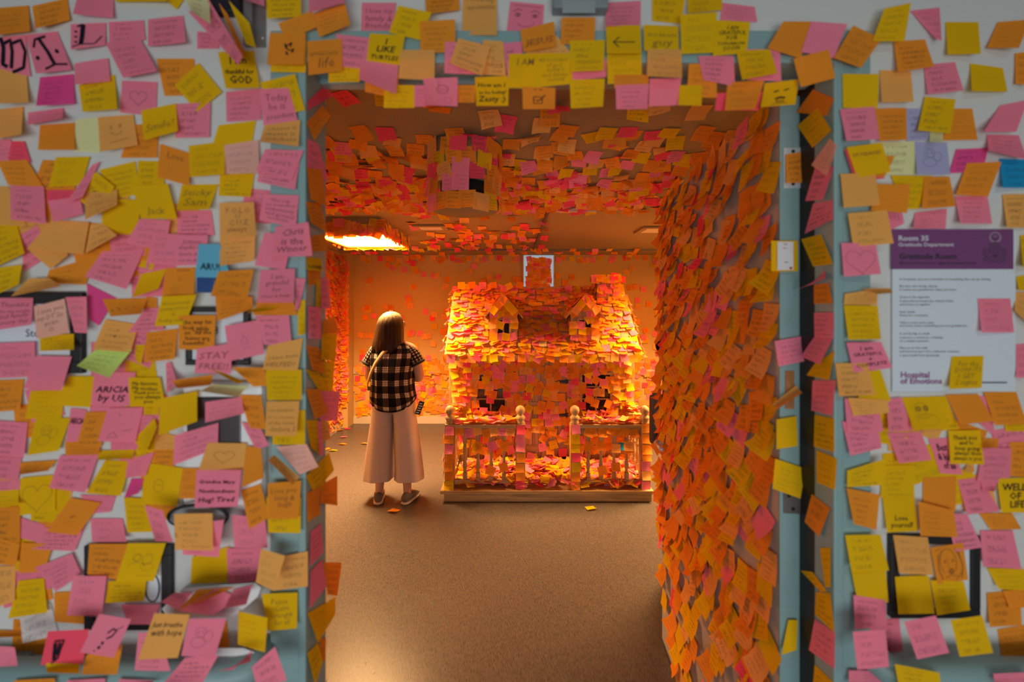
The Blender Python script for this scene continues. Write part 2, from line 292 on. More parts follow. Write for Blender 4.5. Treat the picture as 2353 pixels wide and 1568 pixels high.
# ---- door leaf, standing open into the room ----
P0=Vector((.669,1.09,0)); P1=Vector((.742,2.15,0)); DD=(P1-P0).normalized(); DN=Vector((-DD.y,DD.x,0)); DLEN=(P1-P0).length
DM=Matrix(((DD.x,-DN.x,0,P0.x),(DD.y,-DN.y,0,P0.y),(0,0,1,0),(0,0,0,1)))                   # local x along the leaf, y into its thickness
door=empty('door_1',P0); door['kind']='structure'
m=MB(); m.box(0.003,DLEN,0,.047,.012,2.175,M=DM); m.build('leaf',DOORG,door)
m=MB(); m.box(-.003,.003,0,.049,.012,2.175,M=DM); o=m.build('leaf_edge',TEAL,door); o['label']='teal painted hinge edge of the door'
def hinge(z0,z1,mat,nm):
    m=MB(); m.box(-.0065,-.003,.008,.052,z0,z1,M=DM,bev=.0015); o=m.build(nm,mat,door)
    k=MB(); n=5; zz=[z0+(z1-z0)*i/n for i in range(n+1)]
    for i in range(n): k.cyl(DM@Vector((-.007,.060,zz[i]+.0008)),DM@Vector((-.007,.060,zz[i+1]-.0008)),.0075,n=12)
    k.build('barrel',mat,o)
    s=MB()
    for i,zf in enumerate((.1,.37,.63,.9)): 
        p=DM@Vector((-.0066,.020 if i in(1,2) else .030,z0+(z1-z0)*zf)); s.cyl(p,p-DD*.0012,.0042,n=10)
    s.build('screw',DARKV,o)
hinge(1.945,2.046,STEEL,'hinge'); hinge(1.135,1.255,DSTEEL,'hinge')
m=MB(); m.box(-.0045,-.003,.012,.034,1.395,1.49,M=DM); o=m.build('edge_sticker',M_plain('amber_sticker',(.35,.14,.04),.4,noise=.5,nscale=60),door)
m=MB(); lp=DM@Vector((DLEN-.07,0,1.0)); m.cyl(lp,lp+DN*.05,.011); m.cyl(lp+DN*.05,lp+DN*.05-DD*.11,.009); m.cyl(lp-DN*-.001,lp+DN*.006,.028,n=18); m.build('lever_handle',STEEL,door)
# ---- far window, daylight round its paper cover ----
WX0,WX1,WZ0,WZ1=.165,.585,.95,2.375
win=empty('window_1',(.375,RY1,WZ0)); win['kind']='structure'
m=MB(); m.box(WX0-.012,WX1+.012,RY1-.03,RY1,WZ0-.02,WZ0); m.box(WX0-.012,WX0,RY1-.03,RY1,WZ0,WZ1); m.box(WX1,WX1+.012,RY1-.03,RY1,WZ0,WZ1); m.build('window_frame',TRIMM,win)
m=MB(); m.box(WX0,WX1,RY1-.012,RY1-.004,WZ0,WZ1); m.build('pane',M_emit('daylit_pane',(.80,.88,1.0),.42),win)
# ---- ceiling tracks, vents ----
def thing_mesh(name,mb,mats,label,cat,group=None,origin=None,kind=None): return tag(mb.build(name,mats,None,origin),label,cat,group,kind)
m=MB(); m.box(.262,.282,3.24,5.58,RZ-.022,RZ,bev=.004); m.box(.255,.289,3.22,3.25,RZ-.03,RZ)
thing_mesh('curtain_track',m,M_plain('bronze_track',(.10,.06,.035),.5),'dark curtain track on the ceiling running from the dense notes to the window','ceiling track','ceiling tracks',(.27,4.4,RZ))
m=MB(); m.box(-2.2,2.3,5.52,5.54,RZ-.018,RZ); thing_mesh('curtain_track',m,M_plain('dull_track',(.16,.15,.14),.5),'long thin track crossing the ceiling just before the far wall','ceiling track','ceiling tracks',(0,5.53,RZ))
m=MB(); m.box(.30,.62,3.20,3.23,RZ-.03,RZ); thing_mesh('curtain_track',m,TRIMM,'short pale track joining the dark ceiling track at its near end','ceiling track','ceiling tracks',(.46,3.21,RZ))
def vent(x,y,sx,sy,label):
    v=empty('ceiling_vent',(x,y,RZ),label,'air vent','ceiling air vents')
    m=MB(); 
    for a in ((x-sx,x+sx,y-sy,y-sy+.05),(x-sx,x+sx,y+sy-.05,y+sy),(x-sx,x-sx+.05,y-sy+.05,y+sy-.05),(x+sx-.05,x+sx,y-sy+.05,y+sy-.05)): m.box(a[0],a[1],a[2],a[3],RZ-.02,RZ,bev=.005)
    m.build('frame',CEILP,v)
    m=MB(); m.box(x-sx+.05,x+sx-.05,y-sy+.05,y+sy-.05,RZ-.004,RZ-.001); m.build('dark_duct',DARKV,v)
    for k in range(5):
        yy=y-sy+.08+(2*sy-.16)*k/4; s=MB(); s.add([(x-sx+.05,yy-.012,RZ-.006),(x+sx-.05,yy-.012,RZ-.006),(x+sx-.05,yy+.016,RZ-.018),(x-sx+.05,yy+.016,RZ-.018),(x-sx+.05,yy-.010,RZ-.004),(x+sx-.05,yy-.010,RZ-.004),(x+sx-.05,yy+.018,RZ-.016),(x-sx+.05,yy+.018,RZ-.016)],[(3,2,1,0),(4,5,6,7),(0,1,5,4),(2,3,7,6),(0,4,7,3),(1,2,6,5)]); s.build('slat',TRIMM,v)
vent(-.74,3.98,.15,.13,'slotted ceiling vent half covered by notes above the person in plaid')
vent(1.36,4.1,.17,.17,'bare square ceiling vent close beside the open door')
# ---- two light boxes ----
def lightbox(x0,x1,y0,y1,label):
    z0,z1=2.255,RZ
    b=empty('light_box',((x0+x1)/2,(y0+y1)/2,z1),label,'ceiling light','light boxes covered in notes')
    m=MB()
    for a in ((x0,x1,y0,y0+.018),(x0,x1,y1-.018,y1),(x0,x0+.018,y0+.018,y1-.018),(x1-.018,x1,y0+.018,y1-.018)): m.box(*a,z0,z1)
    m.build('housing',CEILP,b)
    m=MB(); m.box(x0+.018,x1-.018,y0+.018,y1-.018,z0+.010,z0+.020); m.build('diffuser',M_emit('lit_diffuser',GLOWCOL,GLOW),b)
    al=area('light_box_lamp',((x0+x1)/2,(y0+y1)/2,z0+.006),(0,0,0),x1-x0-.08,y1-y0-.08,LAMPCOL,LAMP_W); al.data.spread=math.radians(128)
    P=(['O','L','P','Y','R'],[5,2,3,2,1])
    def side(i):
        k=rng.random()
        if k<.4: return (Vector((rng.uniform(x0,x1),y0,rng.uniform(z0+.0,z1-.048))),Vector((1,0,0)),Vector((0,0,1)),Vector((0,-1,0)))
        if k<.75: return (Vector((x1,rng.uniform(y0,y1),rng.uniform(z0,z1-.048))),Vector((0,1,0)),Vector((0,0,1)),Vector((1,0,0)))
        return (Vector((x0,rng.uniform(y0,y1),rng.uniform(z0,z1-.048))),Vector((0,-1,0)),Vector((0,0,1)),Vector((-1,0,0)))
    scatter(side,95,P,'hanging_notes',b,phi=(.02,.5),angs=.12,limit=95)
    def rim(i):
        t=i/26
        if i<12: return (Vector((x0+(x1-x0)*(i+.5)/12,y0-.002,z0+rng.choice([.012,.0,-.016]))),Vector((1,0,0)),Vector((0,0,1)),Vector((0,-1,0)))
        if i<22: return (Vector((x0+(x1-x0)*(i-11.5)/10,y1+.002,z0+.016)),Vector((1,0,0)),Vector((0,0,1)),Vector((0,-1,0)))
        return (Vector((x1+.002,y0+(y1-y0)*(i-21.5)/8,z0+.012)),Vector((0,1,0)),Vector((0,0,1)),Vector((1,0,0)))
    scatter(rim,30,P,'hanging_notes',b,phi=(.02,.6),angs=.3,limit=40)
lightbox(-1.70,-1.07,3.55,4.48,'glowing ceiling light box covered in notes, hung above the person in plaid')
lightbox(1.75,2.4,3.55,4.48,'glowing ceiling light box covered in notes, hidden behind the open door')
# ---- round ceiling fixture by the door ----
RC=(-.215,1.985)
fx=empty('round_ceiling_fixture',(RC[0],RC[1],RZ),'round drum fixture papered with notes on the ceiling inside the doorway','ceiling fixture')
m=MB(); m.lathe([(.160,RZ),(.160,2.215),(.150,2.205),(.02,2.205)],(RC[0],RC[1],0),40); m.build('drum',CEILP,fx)
m=MB(); m.lathe([(.166,RZ-.004),(.166,RZ-.010),(.158,RZ-.010)],(RC[0],RC[1],0),40); m.build('rim',DSTEEL,fx)
m=MB(); m.lathe([(.11,2.205),(.11,2.135)],(RC[0],RC[1],0),28); m.build('dark_gap',DARKV,fx)
m=MB(); m.lathe([(.02,2.135),(.150,2.135),(.156,2.128),(.156,2.092),(.145,2.085),(.02,2.085)],(RC[0],RC[1],0),40); m.build('lower_ring',CEILP,fx)
DN_=[]
for z,n in ((2.338,7),(2.280,8),(2.232,7),(2.098,8)):
    for k in range(n):
        a=-PI/2+3.0*((k+rng.uniform(.2,.8))/n-.5); nn=Vector((math.cos(a),math.sin(a),0)); DN_.append((Vector((RC[0],RC[1],z+rng.uniform(-.008,.008)))+nn*(.1615+.004*(k%2)),Vector((-nn.y,nn.x,0)),Vector((0,0,1)),nn))
for k in (0,1,3,4,7,8): 
    a=-PI/2+2.4*((k+.5)/9-.5); nn=Vector((math.cos(a),math.sin(a),0)); DN_.append((Vector((RC[0],RC[1],2.172))+nn*.166,Vector((-nn.y,nn.x,0)),Vector((0,0,1)),nn))
scatter(lambda i:DN_[i],len(DN_),(['O','L','R','Y','P'],[6,4,2,2,1]),'fixture_notes',fx,phi=(-.12,.12),angs=.07,limit=80,w=.072)
# ---------------- wooden playhouse ----------------
HX0,HX1=-.574,1.182; FY=4.25; DZ=.10
EAVE_Y,EAVE_Z,RIDGE_Y,RIDGE_Z=4.06,1.195,4.74,1.855; SL=(RIDGE_Z-EAVE_Z)/(RIDGE_Y-EAVE_Y)
RXa,RXb=-.632,1.215
house=empty('playhouse',(.303,4.5,0),'wooden playhouse with a fenced porch and two dormers, papered with sticky notes','playhouse')
def hp(name,mats,*boxes,bev=.003,parent=None,M=None):
    m=MB()
    for b in boxes: m.box(*b,bev=bev,M=M)
    return m.build(name,mats,parent or house)
hp('porch_deck',WOODX,(HX0-.03,HX1+.01,3.655,5.3,DZ-.028,DZ)); hp('deck_fascia',WOODX,(HX0,HX1,3.68,3.71,0,DZ-.028)); hp('deck_side',WOODY,(HX0,HX0+.03,3.71,5.3,0,DZ-.028)); hp('deck_side',WOODY,(HX1-.03,HX1,3.71,5.3,0,DZ-.028))
POSTX=[-.533,.072,.540,1.140]; PY=3.745
for x in POSTX:
    p=hp('porch_post',WOOD,(x-.041,x+.041,PY-.041,PY+.041,DZ,.645),bev=.004)
    m=MB(); m.lathe([(.036,.645),(.040,.655),(.030,.668),(.040,.685),(.043,.70),(.028,.715),(.024,.722),(.036,.738),(.042,.758),(.036,.780),(.020,.795),(.006,.80)],(x,PY,0),16); m.build('ball_finial',WOOD,p)
def baluster(x,y):
    m=MB(); r=.017
    m.box(x-r,x+r,y-r,y+r,.165,.225,bev=.002); m.box(x-r,x+r,y-r,y+r,.475,.545,bev=.002)
    m.lathe([(.011,.225),(.015,.235),(.011,.245),(.017,.265),(.019,.29),(.013,.33),(.010,.37),(.013,.385),(.018,.395),(.012,.408),(.010,.42),(.015,.45),(.011,.475)],(x,y,0),10)
    m.build('baluster',WOOD,house)
for a,b,xs in ((POSTX[0],POSTX[1],(-.405,-.292,-.180,-.070)),(POSTX[2],POSTX[3],(.655,.765,.876,.985))):
    hp('top_rail',WOODX,(a+.041,b-.041,PY-.045,PY+.045,.615,.645)); hp('rail_apron',WOODX,(a+.041,b-.041,PY-.018,PY+.018,.545,.615)); hp('bottom_rail',WOODX,(a+.041,b-.041,PY-.022,PY+.022,.135,.165))
    for x in xs: baluster(x,PY)
for x in (POSTX[0],POSTX[3]):
    hp('side_top_rail',WOODY,(x-.04,x+.04,PY+.041,FY,.615,.645)); hp('side_bottom_rail',WOODY,(x-.02,x+.02,PY+.041,FY,.135,.165))
    for k in range(4): baluster(x,PY+.12+.1*k)
# front wall of upright boards round two windows and a door
W1=(-.345,-.070,.63,.985); W2=(.685,.955,.63,.985); DR=(.115,.530,DZ,1.0); WX=(-.590,1.172)
def boards(x0,x1,z0,z1,w=.088):
    n=max(1,round((x1-x0)/w)); s=(x1-x0)/n
    for i in range(n): hp('wall_board',WOOD,(x0+i*s+.0015,x0+(i+1)*s-.0015,FY+.0,FY+.02,z0,z1),bev=.0025)
boards(WX[0],W1[0],DZ,1.13); boards(W1[1],DR[0],DZ,1.13); boards(DR[1],W2[0],DZ,1.13); boards(W2[1],WX[1],DZ,1.13)
for w_ in (W1,W2): boards(w_[0],w_[1],DZ,w_[2]); boards(w_[0],w_[1],w_[3],1.13)
boards(DR[0],DR[1],DR[3],1.13)
for a in WX: hp('corner_board',WOOD,(a-.022,a+.022,FY-.012,FY+.03,DZ,1.14))
for sx in WX: hp('side_wall',WOODY,(sx-.012,sx+.012,FY+.02,5.25,DZ,1.16))
hp('rear_wall',WOODX,(WX[0],WX[1],5.24,5.26,DZ,1.16)); hp('interior_shade_sheet',DARKV,(WX[0]+.02,WX[1]-.02,FY+.25,FY+.26,DZ,1.12))  # black upright sheet behind the front wall stands in for the shade indoors
for sx in WX:
    m=MB(); m.prism([(FY,1.16),(5.25,1.16),(RIDGE_Y,RIDGE_Z-.06)],lambda p:Vector((sx-.012,p[0],p[1])),lambda p:Vector((sx+.012,p[0],p[1]))); m.build('gable_end',WOODY,house)
for x0,x1,z0,z1 in (W1,W2):
    m=MB(); t=.022
    for b in ((x0-t,x1+t,z1,z1+t),(x0-t,x1+t,z0-t,z0),(x0-t,x0,z0,z1),(x1,x1+t,z0,z1)): m.box(b[0],b[1],FY-.014,FY+.01,b[2],b[3],bev=.002)
    wf=m.build('window_frame',WOODX,house)
    m=MB(); m.box((x0+x1)/2-.007,(x0+x1)/2+.007,FY-.004,FY+.012,z0,z1); 
    for k in (1,2): m.box(x0,x1,FY-.003,FY+.011,z0+(z1-z0)*k/3-.007,z0+(z1-z0)*k/3+.007)
    m.build('muntin',WOODX,wf); m=MB(); m.box(x0,x1,FY+.014,FY+.018,z0,z1); m.build('pane',M_plain('dark_glass',(.012,.010,.010),.15),wf)
    # flower box with a scalloped front
    fb=MB(); y0=FY-.105
    fb.box(x0-.02,x1+.02,y0,FY-.014,.50,.512); fb.box(x0-.02,x0-.008,y0,FY-.014,.512,.60); fb.box(x1+.008,x1+.02,y0,FY-.014,.512,.60)
    n=28; pts=[(x0-.02,.50),(x1+.02,.50)]+[(x1+.02-(x1-x0+.04)*i/n,.585+.014*math.cos(4*PI*i/n)) for i in range(n+1)]
    fb.prism(pts,lambda p:Vector((p[0],y0-.012,p[1])),lambda p:Vector((p[0],y0,p[1]))); fb.build('flower_box',WOODX,house)
n=5; s=(DR[1]-DR[0])/n; dr=hp('house_door',WOOD,(DR[0],DR[1],FY+.012,FY+.02,DZ,DR[3]),bev=0)
for i in range(n): hp('door_plank',WOOD,(DR[0]+i*s+.002,DR[0]+(i+1)*s-.002,FY-.004,FY+.012,DZ+.01,DR[3]),bev=.003,parent=dr)
hp('door_batten',WOODX,(DR[0]+.02,DR[1]-.02,FY-.014,FY-.004,.24,.30),parent=dr); hp('door_batten',WOODX,(DR[0]+.02,DR[1]-.02,FY-.014,FY-.004,.66,.72),parent=dr)
for z in (.92,.60,.18): 
    m=MB(); m.prism([(DR[1]+.02,z-.018),(DR[1]+.02,z+.018),(DR[1]-.06,z+.010),(DR[1]-.085,z+.020),(DR[1]-.105,z),(DR[1]-.085,z-.020),(DR[1]-.06,z-.010)],lambda p:Vector((p[0],FY-.020,p[1])),lambda p:Vector((p[0],FY-.014,p[1]))); m.build('strap_hinge',IRON,dr)
for z in (.78,.50):
    m=MB(); m.prism([(DR[0]-.008,z-.07),(DR[0]+.008,z-.07),(DR[0]+.016,z-.055),(DR[0]+.006,z-.04),(DR[0]+.006,z+.06),(DR[0]-.006,z+.06),(DR[0]-.006,z-.04),(DR[0]-.016,z-.055)][::-1],lambda p:Vector((p[0]+.02,FY-.012,p[1])),lambda p:Vector((p[0]+.02,FY-.004,p[1]))); m.build('latch',IRON,dr)
# roof, dormers, chimney
def roofpt(x,t,off=0): 
    nrm=Vector((0,-SL,1)).normalized(); return Vector((x,EAVE_Y+(RIDGE_Y-EAVE_Y)*t,EAVE_Z+(RIDGE_Z-EAVE_Z)*t))+nrm*off
m=MB(); m.add([roofpt(RXa,0),roofpt(RXb,0),roofpt(RXb,1),roofpt(RXa,1),roofpt(RXa,0,-.022),roofpt(RXb,0,-.022),roofpt(RXb,1,-.022),roofpt(RXa,1,-.022)],[(0,1,2,3),(7,6,5,4),(0,4,5,1),(1,5,6,2),(2,6,7,3),(3,7,4,0)]); m.build('roof_panel',WOODX,house)
mir=lambda p:Vector((p.x,2*RIDGE_Y-p.y,p.z))
m=MB(); m.add([mir(roofpt(RXa,0)),mir(roofpt(RXb,0)),mir(roofpt(RXb,1)),mir(roofpt(RXa,1)),mir(roofpt(RXa,0,-.022)),mir(roofpt(RXb,0,-.022)),mir(roofpt(RXb,1,-.022)),mir(roofpt(RXa,1,-.022))],[(3,2,1,0),(4,5,6,7),(1,5,4,0),(2,6,5,1),(3,7,6,2),(0,4,7,3)]); m.build('roof_panel',WOODX,house)
hp('ridge_board',WOODX,(RXa,RXb,RIDGE_Y-.02,RIDGE_Y+.02,RIDGE_Z-.012,RIDGE_Z+.012))
hp('eave_board',WOODX,(RXa,RXb,EAVE_Y-.012,EAVE_Y+.004,EAVE_Z-.045,EAVE_Z))
DORM=[(-.083,),(.700,)]; DW=.135; DFY=4.19; DEZ=1.585; DPZ=1.755
for (cx,) in DORM:
    d=MB(); zb=EAVE_Z+SL*(DFY-EAVE_Y); yb=lambda z: EAVE_Y+(z-EAVE_Z)/SL
    d.prism([(cx-DW,zb),(cx+DW,zb),(cx+DW,DEZ),(cx,DPZ-.02),(cx-DW,DEZ)],lambda p:Vector((p[0],DFY,p[1])),lambda p:Vector((p[0],max(DFY+.01,yb(p[1])),p[1])))
    dm=d.build('dormer',WOOD,house)
    for sg in (-1,1):
        r=MB(); a=(cx,DPZ); b=(cx+sg*(DW+.05),DEZ-.05)
        yA,yB=yb(a[1])+.05,yb(b[1])+.03; y0=DFY-.05; t=.018
        vs=[(a[0],y0,a[1]),(b[0],y0,b[1]),(b[0],yB,b[1]),(a[0],yA,a[1])]; vs+=[(x,y,z+t) for x,y,z in vs]
        fs=[(0,1,2,3),(7,6,5,4),(0,4,5,1),(1,5,6,2),(2,6,7,3),(3,7,4,0)]
        r.add(vs,fs if sg<0 else [f[::-1] for f in fs]); r.build('dormer_roof',WOODY,dm)
    m=MB(); m.box(cx-.055,cx+.055,DFY-.008,DFY,1.36,1.52); m.build('dormer_window',DARKV,dm)
    m=MB(); 
    for b in ((-.075,.075,1.52,1.54),(-.075,.075,1.34,1.36),(-.075,-.055,1.36,1.52),(.055,.075,1.36,1.52),(-.006,.006,1.36,1.52)): m.box(cx+b[0],cx+b[1],DFY-.014,DFY,b[2],b[3])
    m.build('dormer_window_frame',WOOD,dm)
ch=hp('chimney',WOOD,(.895,1.115,RIDGE_Y-.16,RIDGE_Y+.06,1.62,1.945)); hp('chimney_cap',WOODX,(.865,1.145,RIDGE_Y-.19,RIDGE_Y+.09,1.925,1.985),parent=ch)
# ---- notes on the house: the 300 that show largest are parts, the others one part ----
X_,Y_,Z_=Vector((1,0,0)),Vector((0,1,0)),Vector((0,0,1)); RN=Vector((0,-SL,1)).normalized(); RV=Vector((0,1,SL)).normalized()
HL=[]
def H(c,U,V,N,a=None): HL.append((Vector(c),U,V,N) if a is None else (Vector(c),U,V,N,a))
rl=(RIDGE_Z-EAVE_Z)*math.hypot(1,1/SL)
for r in range(19):                                                                          # roof, laid in rough courses
    t=.98-r*.0535
    for k in range(27):
        x=RXa+.02+(RXb-RXa-.04)*(k+rng.uniform(.1,.9))/27
        if rng.random()<.93 and not any(abs(x-cx)<DW-.01 and .27<t<.84-abs(x-cx)*1.2 for (cx,) in DORM): H(roofpt(x,max(.0,t+rng.uniform(-.02,.02)),.002),X_,RV,RN)
for r in range(1):                                                                           # eave fringe
    for k in range(28):
        H((RXa+(RXb-RXa)*(k+rng.random())/28,EAVE_Y-.014,EAVE_Z-.012-rng.uniform(0,.02)),X_,Z_,-Y_)
for k in range(20): H((RXa+(RXb-RXa)*(k+.5)/20*(.62 if k<13 else 1),RIDGE_Y-.03,RIDGE_Z+rng.uniform(-.03,.025)),X_,Z_,-Y_)
for (cx,) in DORM:
    for r in range(6):
        for k in range(4):
            xx=cx-DW+.27*(k+rng.uniform(.3,.7))/4; zz=1.64-.056*r
            if zz-1.585<(DW-abs(xx-cx))*.9 and rng.random()<(.55 if abs(xx-cx)<.06 and 1.38<zz<1.54 else .92): H((xx,DFY-.016,zz),X_,Z_,-Y_)
    for sg in (-1,1):
        run=DW+.05; dv=Vector((-sg*run,0,DPZ-DEZ+.05)).normalized(); nn=Vector((sg*dv.z,0,abs(dv.x))).normalized(); ap=Vector((cx,0,DPZ+.02))
        for i in range(7):
            for q in (.045,.10,.155): H(ap-dv*q+Vector((0,DFY-.02+.05*i,0))+nn*.004,Y_*-sg,dv,nn)
        for q in (.05,.115,.18): H(ap-dv*q-nn*.035+Vector((0,DFY-.055,0)),Vector((abs(dv.x),0,-sg*dv.z)),nn if nn.z>0 else -nn,-Y_,0.0)
        for i in range(8): H(Vector((cx+sg*(DW+.002),DFY+.03+.05*(i%4),1.36+.09*(i//4)+.05*(i%4))),Y_*sg,Z_,X_*sg)
for i in range(26): H((rng.uniform(.865,1.145),RIDGE_Y-.192 if i%2 else RIDGE_Y-.165,rng.uniform(1.92,1.97) if i%2 else rng.uniform(1.70,1.9)),X_,Z_,-Y_)
for i in range(8): H((.892,RIDGE_Y-.15+.2*rng.random(),rng.uniform(1.75,1.95)),-Y_,Z_,-X_)
for r in range(17):                                                                          # front wall
    z=1.10-r*.057
    for k in range(27):
        x=WX[0]+(WX[1]-WX[0])*(k+rng.uniform(.15,.85))/27; inw=any(a[0]<x<a[1] and a[2]-.02<z<a[3]+.02 for a in (W1,W2)); ind=DR[0]-.02<x<DR[1]+.02
        p=.36 if inw and z<.80 else (.66 if inw else (.70 if ind else .95)); p*= .6 if z<.5 else 1
        if rng.random()<p: H((x,FY-(.018 if ind or inw else .006),z+rng.uniform(-.02,.02)),X_,Z_,-Y_)
for x in POSTX:                                                                              # a column of notes on every post
    for k in range(7): H((x+rng.uniform(-.006,.006),PY-.043,.605-.079*k+rng.uniform(-.012,.012)),X_,Z_,-Y_,rng.gauss(0,.05))
    for k in range(5):
        sg=-1 if x<.3 else 1
        H((x+sg*.043*(1 if rng.random()<.7 else -1),PY+rng.uniform(-.02,.02),rng.uniform(.2,.6)),Y_*sg,Z_,X_*sg)
for a,b in ((POSTX[0],POSTX[1]),(POSTX[2],POSTX[3])):
    for k in range(7): H((a+.06+(b-a-.12)*(k+rng.uniform(.2,.8))/7,PY-.021,.585+rng.uniform(-.02,.012)),X_,Z_,-Y_)
    for k in range(26): H((rng.uniform(a+.05,b-.05),PY+rng.uniform(-.03,.03),.648+.0012*k),X_,Y_,Z_,rng.uniform(-3,3))
    for k in range(7): H((rng.choice([-.405,-.292,-.180,-.070] if a<0 else [.655,.765,.876,.985])+rng.uniform(-.012,.012),PY-.022,rng.choice([.47,.44,.46,.25,.28])),X_,Z_,-Y_,rng.gauss(0,.25))
for x in (POSTX[0],POSTX[3]):
    for k in range(30): H((x+rng.uniform(-.03,.03),rng.uniform(PY+.05,FY-.03),.648+.002*k),X_,Y_,Z_,rng.uniform(-3,3))
for k in range(46):                                                                          # side walls and roof edges
    sg=-1 if k%2 else 1; sx=(WX[0]-.014) if sg<0 else (WX[1]+.014); H((sx,rng.uniform(FY,5.2),rng.uniform(.3,1.1)),Y_*sg,Z_,X_*sg)
for k in range(40):
    sg=-1 if k%2 else 1; t=rng.random(); H(roofpt(RXa if sg<0 else RXb,t,-.01)+X_*sg*.004,Y_*sg,RV,X_*sg)
HK=['O','L','P','Y','R','G','Z','C']
scatter(lambda i:HL[i],len(HL),lambda c:(HK,[28,15,25,26,4,.2,.15,.6]) if c.z>1.12 else (HK,[42,15,24,11,8,0,.1,.2]),'papered_notes',house,phi=(.05,.95),angs=.24,limit=300,base=.002,stuffname='smaller_notes')
# ---- loose heaps ----
def heap(name,label,n,fn,group=None):
    st=Sheets(); c0=None
    for i in range(n):
        c,tilt=fn(i); c=Vector(c); c0=c0 or c.copy()
        Nn=Vector((rng.gauss(0,tilt),rng.gauss(0,tilt),1)).normalized(); U=Nn.orthogonal().normalized(); V=Nn.cross(U)
        st.grid(curl_surf(c,U,V,Nn,rng.uniform(0,6.28),.074,rng.uniform(-.5,.9),rng.uniform(-.5,.5),0,.1),jit(COL[rng.choices(['O','L','P','Y','R','Z'],[22,12,32,26,4,.6])[0]]),rng.uniform(.05,1) if rng.random()<.6 else 0,3,4)
    o=st.obj(name,None,tuple(c0)); tag(o,label,'paper heap',group,'stuff'); return o
def porchfn(i):
    x=rng.uniform(-.50,1.10); y=rng.uniform(3.70,4.20); h=.02+.085*math.exp(-((x-.3)/.9)**2)*max(.15,1-.5*abs(y-4.0)/.2)
    if x<-.2 or x>.85: h*=1.1
    return (x,y,DZ+.015+h*(i/620)**.8+rng.uniform(0,.02)),.38
heap('heap_of_paper_notes','deep heap of loose pink, yellow and orange notes covering the playhouse porch floor',620,porchfn)
heap('heap_of_paper_notes','loose notes filling the flower box under the window beside the person in plaid',60,lambda i:((rng.uniform(W1[0],W1[1]),rng.uniform(FY-.09,FY-.03),.53+.0016*i),.5),None)
heap('heap_of_paper_notes','loose notes filling the flower box under the window on the chimney side',60,lambda i:((rng.uniform(W2[0],W2[1]),rng.uniform(FY-.09,FY-.03),.53+.0016*i),.5),None)
# ---------------- people ----------------
def skin_body(name,V,E,R,mat,parent,sub=2):
    """V: joints, E: edges, R: radii; one continuous skinned surface"""
    me=bpy.data.meshes.new(name+'_rig'); me.from_pydata([tuple(v) for v in V],E,[]); ob=bpy.data.objects.new(name+'_rig',me); COLL.objects.link(ob)
    ob.modifiers.new('Skin','SKIN'); sv=me.skin_vertices[0].data
    for i,r in enumerate(R): sv[i].radius=(r,r) if not isinstance(r,tuple) else r; sv[i].use_root=(i==0)
    s=ob.modifiers.new('Sub','SUBSURF'); s.levels=sub; s.render_levels=sub
    dg=bpy.context.evaluated_depsgraph_get(); out=bpy.data.meshes.new_from_object(ob.evaluated_get(dg)); out.name=name
    bpy.data.objects.remove(ob); out.materials.clear(); out.materials.append(mat)
    for p in out.polygons: p.use_smooth=True
    return link(bpy.data.objects.new(name,out),parent)
def ell(c,rx,ry,n=28,dz=None,sq=2.0,rot=0,k=None):
    pts=[]
    for i in range(n):
        a=2*PI*i/n; ca,sa=math.cos(a),math.sin(a); x=rx*math.copysign(abs(ca)**(2/sq),ca); y=ry*math.copysign(abs(sa)**(2/sq),sa)
        if k: q=k(a); x*=q; y*=q
        cr,sr=math.cos(rot),math.sin(rot); pts.append(Vector((c[0]+x*cr-y*sr,c[1]+x*sr+y*cr,c[2]+(dz(a) if dz else 0))))
    return pts
def hand(V,E,R,wi,palm_dir,side,thumb,base,scale=1.0,curlv=(0,0,0)):
    """adds palm, four fingers and a thumb to a skeleton; wi: wrist index"""
    w=V[wi]; d=Vector(palm_dir).normalized(); s=Vector(side).normalized(); cv=Vector(curlv)
    V.append(w+d*.045*scale); R.append((.030*scale,.016*scale)); pi=len(V)-1; E.append((wi,pi))
    V.append(w+d*.080*scale); R.append((.034*scale,.014*scale)); ki=len(V)-1; E.append((pi,ki))
    for j,(off,ln) in enumerate(((-.030,.062),(-.010,.072),(.010,.067),(.028,.052))):
        p=ki
        for t in (.38,.72,1.0):
            V.append(w+d*(.086+ln*t)*scale+s*off*scale*1.05+cv*(t*t)*.03*scale); R.append(.0085*scale if t<1 else .0065*scale); E.append((p,len(V)-1)); p=len(V)-1
    p=pi; th=Vector(thumb).normalized()
    for t in (.5,1.0): V.append(w+d*(.045+.035*t)*scale+th*(.030+.028*t)*scale); R.append(.0095*scale if t<1 else .0075*scale); E.append((p,len(V)-1)); p=len(V)-1
